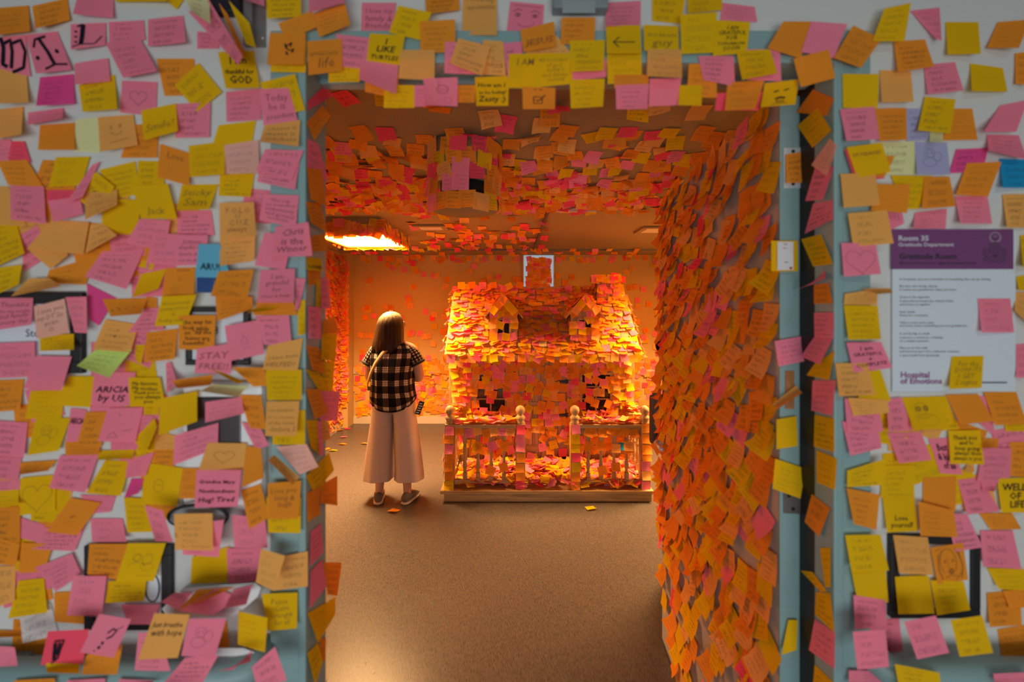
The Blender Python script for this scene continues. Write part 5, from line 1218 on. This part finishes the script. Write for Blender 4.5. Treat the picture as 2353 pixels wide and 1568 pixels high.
def draw(kind):
    A=arc
    D={'gothic':[([(.2,.12),(.35,.05),(.42,.12)],.07),([(.36,.1),(.34,.5),(.30,.85)],.13),([(.05,.9),(.3,.82),(.7,.88),(.9,.6)],.04),([(.12,.3),(.2,.34)],.06),([(.12,.5),(.2,.54)],.06),([(.12,.7),(.2,.74)],.06)],
     'gothm':[([(.1,.15),(.28,.05),(.34,.3),(.30,.75),(.42,.82)],.11),([(.34,.2),(.55,.1),(.58,.4),(.52,.85)],.09),([(.58,.2),(.85,.12),(.95,.4),(.85,.8),(.55,.95)],.08),([(.16,.3),(.18,.7)],.06),([(.05,.7),(.2,.85)],.05)],
     'gothi':[([(.15,.35),(.25,.15),(.6,.1)],.06),([(.38,.15),(.52,.5),(.6,.85)],.10),([(.3,.92),(.6,.82),(.95,.85)],.05),(A(.18,.62,.03,.03),.05),(A(.78,.5,.03,.03),.05)],
     'heart':[(heartp(.5,.5,.25),.025)],'bigheart':[(heartp(.5,.55,.42),.022)],'smile':[(A(.35,.35,.03,.05),.03),(A(.6,.32,.03,.05),.03),(A(.48,.42,.16,.16,20,160),.03),([(.3,.8),(.55,.76),(.8,.72)],.03)],
     'dot':[(A(.45,.5,.025,.02),.05),([(.45,.5),(.55,.44)],.02),([(.2,.85),(.8,.83)],.012)],'paw':[(A(.6,.45,.10,.10,60,300),.03),([(.45,.35),(.5,.5)],.05),([(.62,.3),(.6,.45)],.04),([(.7,.5),(.66,.62)],.05),([(.5,.6),(.54,.7)],.05)],
     'box':[([(.4,.6),(.85,.6),(.85,.78),(.4,.78),(.4,.6)],.025),([(.42,.69),(.83,.69)],.012),([(.4,.2),(.7,.18)],.02)],
     'face':[([(.12,.1),(.9,.12)],.03),([(.12,.3),(.25,.22),(.38,.26)],.05),([(.62,.3),(.75,.24),(.9,.32)],.05),(A(.26,.40,.08,.05),.04),(A(.76,.42,.08,.05),.04),(A(.27,.40,.025,.03),.05),(A(.76,.42,.025,.03),.05),(A(.52,.62,.24,.16,15,165),.035)],
     'cup':[(A(.55,.42,.17,.15),.035),([(.38,.40),(.72,.40)],.02),([(.40,.47),(.70,.47)],.02),([(.44,.32),(.42,.12),(.5,.18)],.03),(A(.7,.8,.12,.1),.015)],
     'check':[([(.34,.45),(.60,.45),(.60,.75),(.34,.75),(.34,.45)],.03),([(.42,.56),(.47,.66),(.70,.36)],.035),([(.35,.12),(.42,.1)],.03),([(.5,.1),(.6,.13)],.03)],
     'arrow':[([(.82,.6),(.22,.6)],.03),([(.38,.42),(.2,.6),(.36,.78)],.03)],
     'stache':[([(.3,.42),(.45,.38)],.05),([(.6,.40),(.75,.34)],.05),([(.38,.72),(.52,.66),(.66,.70)],.07),(A(.52,.82,.12,.03),.02),([(.3,.92),(.75,.9)],.015)],
     'doodle':[(A(.42,.35,.15,.13),.018),(A(.65,.45,.12,.14),.018),(A(.40,.62,.2,.14),.018),(A(.36,.36,.02,.03),.02),(A(.48,.34,.02,.03),.02)],
     'card':[],'owl':[(A(.36,.36,.15,.19),.02),(A(.30,.36,.045,.06),.08),(A(.48,.35,.045,.06),.08),(A(.38,.55,.2,.10,0,180),.02),(A(.5,.72,.30,.18),.012)],
     'dog':[(A(.45,.45,.25,.36,130,410),.035),(A(.35,.42,.03,.03),.04),(A(.60,.42,.03,.03),.04),(A(.50,.70,.06,.05),.09),([(.18,.2),(.12,.6),(.2,.9)],.06),([(.8,.2),(.88,.6),(.8,.92)],.06),([(.3,.1),(.2,.35)],.03),([(.7,.1),(.82,.35)],.03),([(.42,.3),(.45,.6)],.02),([(.3,.85),(.5,.8),(.7,.86)],.03),([(.1,.1),(.3,.05)],.03),([(.6,.95),(.85,.75)],.03)],
     'marks':[([(.12,.6),(.16,.75)],.05),([(.3,.5),(.36,.7)],.05),([(.5,.55),(.55,.62)],.06),([(.7,.45),(.78,.55)],.05)],
     'flower':[([(.4,.1),(.85,.1)],.05),([(.45,.4),(.5,.35),(.55,.45)],.03),(A(.38,.78,.13,.11),.015),(A(.38,.78,.06,.05),.015)],'tree':[([(.5,.35),(.38,.6),(.62,.58),(.5,.35)],.015),([(.4,.75),(.65,.72)],.015)],
     'sig':[([(.35,.15),(.45,.25)],.02),([(.2,.85),(.35,.70),(.5,.86),(.2,.88)],.025),([(.6,.68),(.85,.62)],.025)],'robot':[(A(.42,.52,.13,.16),.02),([(.36,.50),(.48,.50)],.03)],'star':[([(.4,.55),(.55,.45)],.03),(A(.45,.5,.03,.03),.03),([(.3,.7),(.6,.6)],.012)],
     'couple':[(A(.38,.38,.10,.09),.03),(A(.66,.42,.13,.14),.02),(A(.42,.62,.22,.12,180,360),.02),(A(.7,.62,.16,.1,0,360),.015),([(.5,.85),(.9,.85)],.015)],
     'boot':[([(.22,.3),(.45,.28),(.40,.55),(.38,.8),(.25,.95)],.05),([(.25,.35),(.30,.85)],.09),([(.36,.34),(.34,.7)],.06)],
     'quest':[([(.52,.42),(.62,.30),(.74,.32),(.68,.48),(.56,.56)],.05),([(.74,.3),(.88,.2)],.02),(A(.50,.68,.02,.02),.04),(A(.46,.80,.02,.02),.045),(A(.38,.9,.012,.012),.02)]}
    return D[kind]
NL=[]                                                         # parsed sheets
for plane,ox,oy,sc,txt in SECTIONS:
    for line in txt.strip().split('\n'):
        head,*rest=line.split('|'); a=head.split(); q=[(ox+float(a[1+2*i])/sc,oy+float(a[2+2*i])/sc) for i in range(4)]
        d=dict(c=a[0],q=q,p=plane,lift=None)
        if rest:
            key=None
            for tok in '|'.join(rest).split(';'):
                if len(tok)>1 and tok[0]=='l' and tok[1:].isdigit(): d['lift']=int(tok[1:]); key=None; continue
                if len(tok)>1 and tok[1]=='=' and tok[0] in 'DNKTX': key=tok[0]; d[key]=tok[2:]; continue
                if key=='T': d['T']+='\n'+tok
        xs=[p[0] for p in q]; ys=[p[1] for p in q]; d['bb']=(min(xs),min(ys),max(xs),max(ys)); d['ctr']=(sum(xs)/4,sum(ys)/4); NL.append(d)
# stacking order and what stays visible
GW,GH=590,393; G=np.full((GH,GW),-1,dtype=np.int32); yy,xx=np.mgrid[0:GH,0:GW]; xx=xx*4+2; yy=yy*4+2
for i,d in enumerate(NL):
    ins=np.ones((GH,GW),dtype=bool); q=d['q']
    for k in range(4):
        (x1,y1),(x2,y2)=q[k],q[(k+1)%4]; ins&=((x2-x1)*(yy-y1)-(y2-y1)*(xx-x1))>=-1
    d['lev']=0; d['cov']=False; d['m']=ins
    for k in range(i):
        e_=NL[k]; A_,B_=d['bb'],e_['bb']
        if e_['p']==d['p'] and A_[0]<B_[2]-3 and B_[0]<A_[2]-3 and A_[1]<B_[3]-3 and B_[1]<A_[3]-3 and (e_['m']&ins).sum()>2: d['lev']=max(d['lev'],e_['lev']+1); e_['cov']=e_['cov'] or min(A_[3],B_[3])>(B_[1]+B_[3])/2
    G[ins]=i
for d in NL: del d['m']
vis=np.bincount(G[G>=0].ravel(),minlength=len(NL))*16
for d,v in zip(NL,vis): d['vis']=int(v)
def front_base(d):
    x0,y0,x1,y1=d['bb']
    if d['p']=='J': return 1.0
    if d['p']=='E': return 1.078
    B_=.9825
    if (x1>608 and x0<716) or (x1>1905 and x0<2006) or (608<x0<2006 and y1>84 and y0<150) or (608<x1<2006 and y1>84 and y0<260): B_=.9595
    for bx0,by0,bx1,by1,Y in ((-45,672,200,857,.970),(435,706,578,838,.970),(205,1248,402,1440,.970),(2037,1225,2240,1413,.970),(440,870,620,1150,.952),(385,1160,530,1216,.935),(372,1340,600,1420,.930),(2048,527,2330,900,.978),(-99,1505,585,1700,.897),(2030,1490,2353,1700,.897),(565,-90,612,110,.965),(470,-90,566,42,.958),(1268,-60,1392,38,.952),(470,1490,585,1545,.938),(455,610,498,673,.977)):
        if x1>bx0+4 and x0<bx1-4 and y1>by0+4 and y0<by1-4: B_=min(B_,Y)
    return B_
def sheet_surface(d):
    q=[Vector((x,y)) for x,y in d['q']]; base=front_base(d)-.0016*d['lev']; lift=d['lift'] if d['lift'] is not None else (rng.uniform(.6,1.6) if d['cov'] else rng.uniform(7,20)); lift=min(lift,1.8) if d['cov'] and lift<20 else lift; lift*=.001
    bow=rng.uniform(-.003,.004); skw=rng.uniform(-.7,.7)*(.2 if d['cov'] else 1); bow*=.3 if d['cov'] else 1
    if d['p']=='J':
        def S(u,v):
            p=q[0].lerp(q[1],u).lerp(q[3].lerp(q[2],u),v); X=XR-.002-.0012*min(d['lev'],9)-lift*.5*v*v
            return px(p.x,p.y,min(max(X*FPX/(p.x-CX),.952),1.085))
        return S
    if d['p']=='L':
        def S(u,v):
            p=q[0].lerp(q[1],u).lerp(q[3].lerp(q[2],u),v); X=XL+.002+.0012*min(d['lev'],9)+lift*.6*v*v
            Y=min(max(X*FPX/(p.x-CX),.955),1.21); return px(p.x,p.y,Y)
        return S
    def S(u,v):
        p=q[0].lerp(q[1],u).lerp(q[3].lerp(q[2],u),v); return px(p.x,p.y,base-lift*v*v*(1+skw*(u-.5)*2)-bow*4*u*(1-u)*(.3+.7*v))
    return S
FAINT=lambda d: 'N' not in d or any(w in d['N'] for w in ('faint','pencil','YOLO','JESUS','heart','doodle','Emily','DT Sis','small boxy','teapot','foot','girl','owl','heads sketched'))
def ink_for(d,S,uo):
    ex=[]; off=Vector((.0011,-.0004,0)) if d['p']=='L' else Vector((-.0011,-.0004,0)) if d['p']=='J' else Vector((0,-.0011,0)); thin=.55 if FAINT(d) else 1.0
    if 'D' in d:
        for pts,w in draw(d['D']): 
            f=[pts[0]]
            for a,b in zip(pts,pts[1:]):
                n=max(1,int(math.hypot(b[0]-a[0],b[1]-a[1])/.09)); f+=[(a[0]+(b[0]-a[0])*k/n,a[1]+(b[1]-a[1])*k/n) for k in range(1,n+1)]
            stroke(ex,S,f,w*thin,off)
    if 'T' in d:
        Ls=d['T'].split('\n'); n=len(Ls)
        for i,t in enumerate(Ls):
            if not t: continue
            vs,fs=text_mesh(t,.012 if 'N' in d and n<4 else .0,1); w=max(v.x for v in vs); hgt=.62/n; k=min(hgt/.72,.82/w); k*=.75 if 'X' in d else 1; u0=.5-w*k/2+rng.uniform(-.03,.03)+int(d.get('X',0))*.01; v0=.14+.76*(i+.82)/n; sl=rng.uniform(-.05,.05)
            ex.append(([S(u0+v.x*k+v.y*k*.12,v0-v.y*k+sl*(v.x*k))+off for v in vs],fs,1))
    return ex
# labels: a lettered note is named by its writing, the others by counting notes of their colour from something easy to find
LMK=[((d['ctr']),d['K']) for d in NL if 'K' in d]+[((2190,715),'the purple-headed poster'),((1820,392),'the bright steel hinge'),((1840,1128),'the dark lower hinge'),((1330,10),'the grey box over the door'),((590,50),'the metal bracket'),((95,765),'the Sto sign frame'),((506,772),'the 68 sign frame'),((303,1345),'the tall black frame with a 0'),((480,945),'the dark dispenser window'),((485,1385),'the heaped white tray'),((2140,1320),'the black frame under the poster'),((455,1188),'the dispenser drip tray'),((1818,850),'the amber sticker on the door edge'),((476,640),'the navy sticker')]
ORD=['first','second','third','fourth','fifth','sixth','seventh','eighth','ninth','tenth','eleventh','twelfth']
DIRW={'u':'above','d':'below','l':'from','r':'from'}
PL={'F':'','J':'hinge-side jamb','L':'latch-side jamb','E':'door-edge'}
order=sorted(range(len(NL)),key=lambda i:-NL[i]['vis']); keep=set(order[:330])|{i for i,d in enumerate(NL) if 'N' in d}
dist={}
for i in keep:
    for l,((lx,ly),nm) in enumerate(LMK):
        dx,dy=NL[i]['ctr'][0]-lx,NL[i]['ctr'][1]-ly; r=math.hypot(dx,dy)
        if r<12: continue
        k='d' if dy>abs(dx) else 'u' if -dy>abs(dx) else 'r' if dx>0 else 'l'; dist.setdefault((l,k,NL[i]['c'],NL[i]['p']),[]).append((r,i))
best={}
for (l,k,c,p),L_ in dist.items():
    for n,(r,i) in enumerate(sorted(L_)):
        if n<12 and (i not in best or (n*220+r)<best[i][0]): best[i]=(n*220+r,n,l,k)
rest=Sheets(); used=set()
for i,d in enumerate(NL):
    S=sheet_surface(d); col=jit(COL[d['c']],.04); written='T' in d or 'D' in d
    if i not in keep: rest.grid(S,col,rng.uniform(.05,1),4,5); continue
    q=Sheets(); q.grid(S,col,0.0 if ('T' in d or d.get('D') not in (None,'dot','owl','box')) else (rng.uniform(.05,1) if rng.random()<.85 else 0),5,6)
    ex=ink_for(d,S,None); c=S(.5,0); mats=[NOTE,PENCIL if FAINT(d) else INK]
    o=q.obj('sticky_note',None,tuple(c),ex,mats)
    nm=CNAME[d['c']]; pl=PL[d['p']]
    if 'N' in d: lab=f"{nm} sticky note {d['N']}"
    else:
        _,n,l,k=best[i]; side={'u':'above '+LMK[l][1],'d':'below '+LMK[l][1],'r':'from '+LMK[l][1]+' towards the hinge side','l':'from '+LMK[l][1]+' towards the latch side'}[k]
        lab=f"{nm} {pl+' ' if pl else ''}sticky note, {ORD[n]} {nm.split()[-1]} one {side}" if nm!='pale orange' else f"pale orange {pl+' ' if pl else ''}sticky note, {ORD[n]} such one {side}"
    lab=lab.replace('the pale orange note ','the pale note ')
    if len(lab.split())>16: lab=lab.replace(' towards the hinge side',' hingewards').replace(' towards the latch side',' latchwards')
    while len(lab.split())>16 and ' note' in lab and 'the ' in lab: lab=lab.replace('the ','',1)
    if lab in used: lab+=', a second'
    used.add(lab); tag(o,lab,'sticky note','sticky notes round the doorway')
    if d.get('D')=='card':
        m=MB(); m.add([S(.22,.04)+Vector((0,-.0015,0)),S(.82,.04)+Vector((0,-.0015,0)),S(.82,.96)+Vector((0,-.0015,0)),S(.22,.96)+Vector((0,-.0015,0))],[(0,3,2,1)]); cdo=m.build('white_card',M_plain('white_card_stock',(.72,.72,.74),.6),o)
        for t,v in (('Dear',.14),('Future',.27),('me: be kind',.32),('Yours',.54),('Younger',.72)):
            vs,fs=text_mesh(t,.02,1); w=max(v_.x for v_ in vs); k=.07; m=MB(); m.add([S(.52+(v_.x-w/2)*k*.9,v-v_.y*k)+Vector((0,-.0022,0)) for v_ in vs],fs); m.build('lettering',INK,cdo)
        m=MB(); m.add([S(.72+a-.0-.0,.90+b)+Vector((0,-.0022,0)) for a,b in [(x-.5,y-.5) for x,y in heartp(.5,.5,.06)][:-1]],[tuple(range(28))]); m.build('red_heart',M_plain('red_print',(.5,.02,.03),.6),cdo)
# under-layer: older sheets showing in the gaps between the others
for k in range(120):
    x=rng.uniform(0,600) if k<100 else rng.uniform(2030,2350); y=rng.uniform(440,1500) if k<100 else rng.uniform(960,1480)
    if x>2020 and 500<y<930: continue
    if any(b0-48<x<b2+48 and b1-48<y<b3+48 for b0,b1,b2,b3 in ((-45,672,200,857),(435,600,578,838),(205,1248,402,1440),(440,870,620,1220),(372,1340,600,1420),(470,1480,600,1600),(565,-90,612,110),(470,-90,566,42),(2037,1225,2240,1413))): continue
    rest.grid(curl_surf(px(x,y,.9838),Vector((1,0,0)),Vector((0,0,1)),Vector((0,-1,0)),rng.gauss(0,.22),.076,.02,0,.0002),jit(COL[rng.choice('YYOOLPPP')]),rng.uniform(.05,1),3,4)
# notes just past the picture's edge, so the wall goes on when seen from a step aside
for k in range(150):
    x=rng.choice([rng.uniform(-420,-70),rng.uniform(2400,2700)]); y=rng.uniform(-60,1480)
    rest.grid(curl_surf(px(x,y,.981-.0001*k*.1),Vector((1,0,0)),Vector((0,0,1)),Vector((0,-1,0)),rng.gauss(0,.2),.078,rng.uniform(.05,.5)),jit(COL[rng.choice('YYOOLPPP')]),rng.uniform(.05,1),3,4)
o=rest.obj('other_sticky_notes',None,(0,.98,1.4)); tag(o,'remaining small and overlapped sticky notes scattered round the doorway','sticky notes',None,'stuff')
# ---------------- notes inside the room ----------------
PW=(['O','L','P','Y','R'],[34,14,20,16,5]); X_,Y_,Z_=Vector((1,0,0)),Vector((0,1,0)),Vector((0,0,1))
def rec(name,label,kind='stuff'): return None
# ceiling
CL=[]
def cdens(x,y):
    if y<1.75: return .36 if x<.6 else .08
    if y<3.25: return 1.0 if x<.95 else .55
    return 0
for r in range(44):
    y=1.20+r*.0495
    for k in range(62):
        x=-2.25+4.5*(k+rng.random())/62
        if x>1.9: continue
        if rng.random()<cdens(x,y)*(.42 if y<2.0 else .50 if y<2.5 else .72): 
            if math.hypot(x-RC[0],y-RC[1])<.17: continue
            CL.append((Vector((x,min(y+rng.uniform(-.02,.02),3.24),RZ)),X_ if rng.random()<.75 else -X_,None,-Z_))
for k in range(110):                                                                          # thinning out towards the back
    y=rng.uniform(3.3,5.4); x=rng.choice([rng.uniform(-1.5,-.2),rng.uniform(-.9,.35)]) 
    if -1.75<x<-.95 and y<4.55: continue
    CL.append((Vector((x,y,RZ)),X_ if rng.random()<.7 else -X_,None,-Z_))
for k in range(40): CL.append((Vector((rng.uniform(-2.2,1.7),rng.choice([5.45,5.75,5.8,6.05]),RZ)),X_,None,-Z_))
CL=[(c,U,(-Y_ if U.x>0 else Y_),N) for c,U,V,N in CL]
scatter(lambda i:CL[i],len(CL),(['O','L','P','Y','R'],[34,14,11,11,18]),'smaller_notes',CEILING,phi=(.25,1.35),angs=.25,limit=300,base=.001)
# open door leaf: a thick shaggy coat of notes
DL=[]
for r in range(37):
    z=2.14-r*.0575
    full=1.0 if z>.95 else .75 if z>.55 else .45
    for k in range(16):
        if rng.random()<full*.97:
            s=DLEN*(k+rng.uniform(.05,.95))/16; DL.append((P0+DD*(.015+s*.985)+DN*(.001+.0004*k)+Z_*(z+rng.uniform(-.025,.025)),-DD,Z_,DN))
for k in range(26): DL.append((P1+DD*rng.uniform(-.02,.012)+DN*.004+Z_*rng.uniform(.15,2.1),-DD,Z_,DN,rng.gauss(0,.5)))
DL.sort(key=lambda a:-a[0].z)
scatter(lambda i:DL[i],len(DL),(['O','L','Y','P','R','M'],[38,12,32,12,4,.5]),'smaller_notes',door,phi=(.12,.95),angs=.24,limit=300,base=.002)
# far wall
BL=[]
for k in range(900):
    x=rng.uniform(-2.2,2.3); z=rng.uniform(.12,.84)
    BL.append((Vector((x,RY1-.004-(.018 if .69<z<.81 else 0),z)),X_,Z_,-Y_))
for k in range(330):
    x=rng.uniform(-2.15,2.3); z=.84+(1.55)*rng.random()**2.1
    if WX0-.05<x<WX1+.05 and z>.9: continue
    BL.append((Vector((x,RY1-.003,min(z,2.3))),X_,Z_,-Y_))
for k in range(42): 
    x=-2.15+4.4*(k+rng.uniform(.1,.9))/42
    if not WX0-.05<x<WX1+.05: BL.append((Vector((x,RY1-.003,rng.uniform(2.30,2.35))),X_,Z_,-Y_))
scatter(lambda i:BL[i],len(BL),(['O','L','P','Y','R'],[32,24,18,16,4]),'smaller_notes',WALLB,phi=(.02,.35),angs=.2,limit=300,base=.001)
# window cover: notes on the pane
def wn(i): return (Vector((WX0+.05+(WX1-WX0-.10)*(i%6+rng.uniform(.2,.8))/6,RY1-.014,2.31-.045*(i//6)+rng.uniform(-.02,.02))),X_,Z_,-Y_)
scatter(wn,108,(['O','L','P','Y','R'],[34,12,14,5,8]),'window_notes',win,phi=(.02,.3),angs=.15,limit=110,base=.002)
# side wall and pilaster in the far corner
LL=[]
for k in range(1150):
    y=rng.uniform(5.15,5.9) if k<750 else rng.uniform(3.4,5.2); z=rng.uniform(.06,2.32); LL.append((Vector((RX0+.002,y,z)),Y_,Z_,X_))
for k in range(190):
    z=rng.uniform(.3,2.32); LL.append((Vector((rng.uniform(RX0+.02,-2.25),5.918,z)),X_,Z_,-Y_))
scatter(lambda i:LL[i],len(LL),(['O','L','P','Y','R'],[36,16,18,10,7]),'smaller_notes',WALLL,phi=(.1,.9),angs=.25,limit=300,base=.001)
# notes fallen on the floor
FL=[((1357,1170),'Y','yellow note fallen flat on the floor in front of the playhouse'),((905,1176),'O','orange note lying on the floor in the shadow behind the person in plaid'),((766,1037),'Y','yellow note lying face up on the floor beside the latch jamb'),((750,1033),'O','orange note on the floor touching a yellow one by the jamb'),((787,1022),'O','orange note lying alone on the floor behind the jamb notes'),((838,1021),'L','pale orange note on the floor close beside the wide pale trousers'),((789,1006),'P','pink note lying on a dark line on the floor by the side wall'),((799,986),'R','red-pink note on the floor against the far wall beyond the person in plaid'),((781,990),'O','orange note on the floor in the far corner by the side wall'),((867,1108),'O','small orange corner of a note under the wide trousers')]
for (x,y),c,lab in FL:
    Yd=CAMZ*FPX/(y-HY); p=px(x,y,Yd); p.z=.003; q=Sheets(); q.grid(curl_surf(p,X_,Y_,Z_,rng.uniform(-.6,.6),.076,rng.uniform(.05,.4),.3,.001),jit(COL[c]),rng.uniform(.1,1),4,4)
    tag(q.obj('fallen_note',None,tuple(p)),lab,'sticky note','notes fallen on the floor')
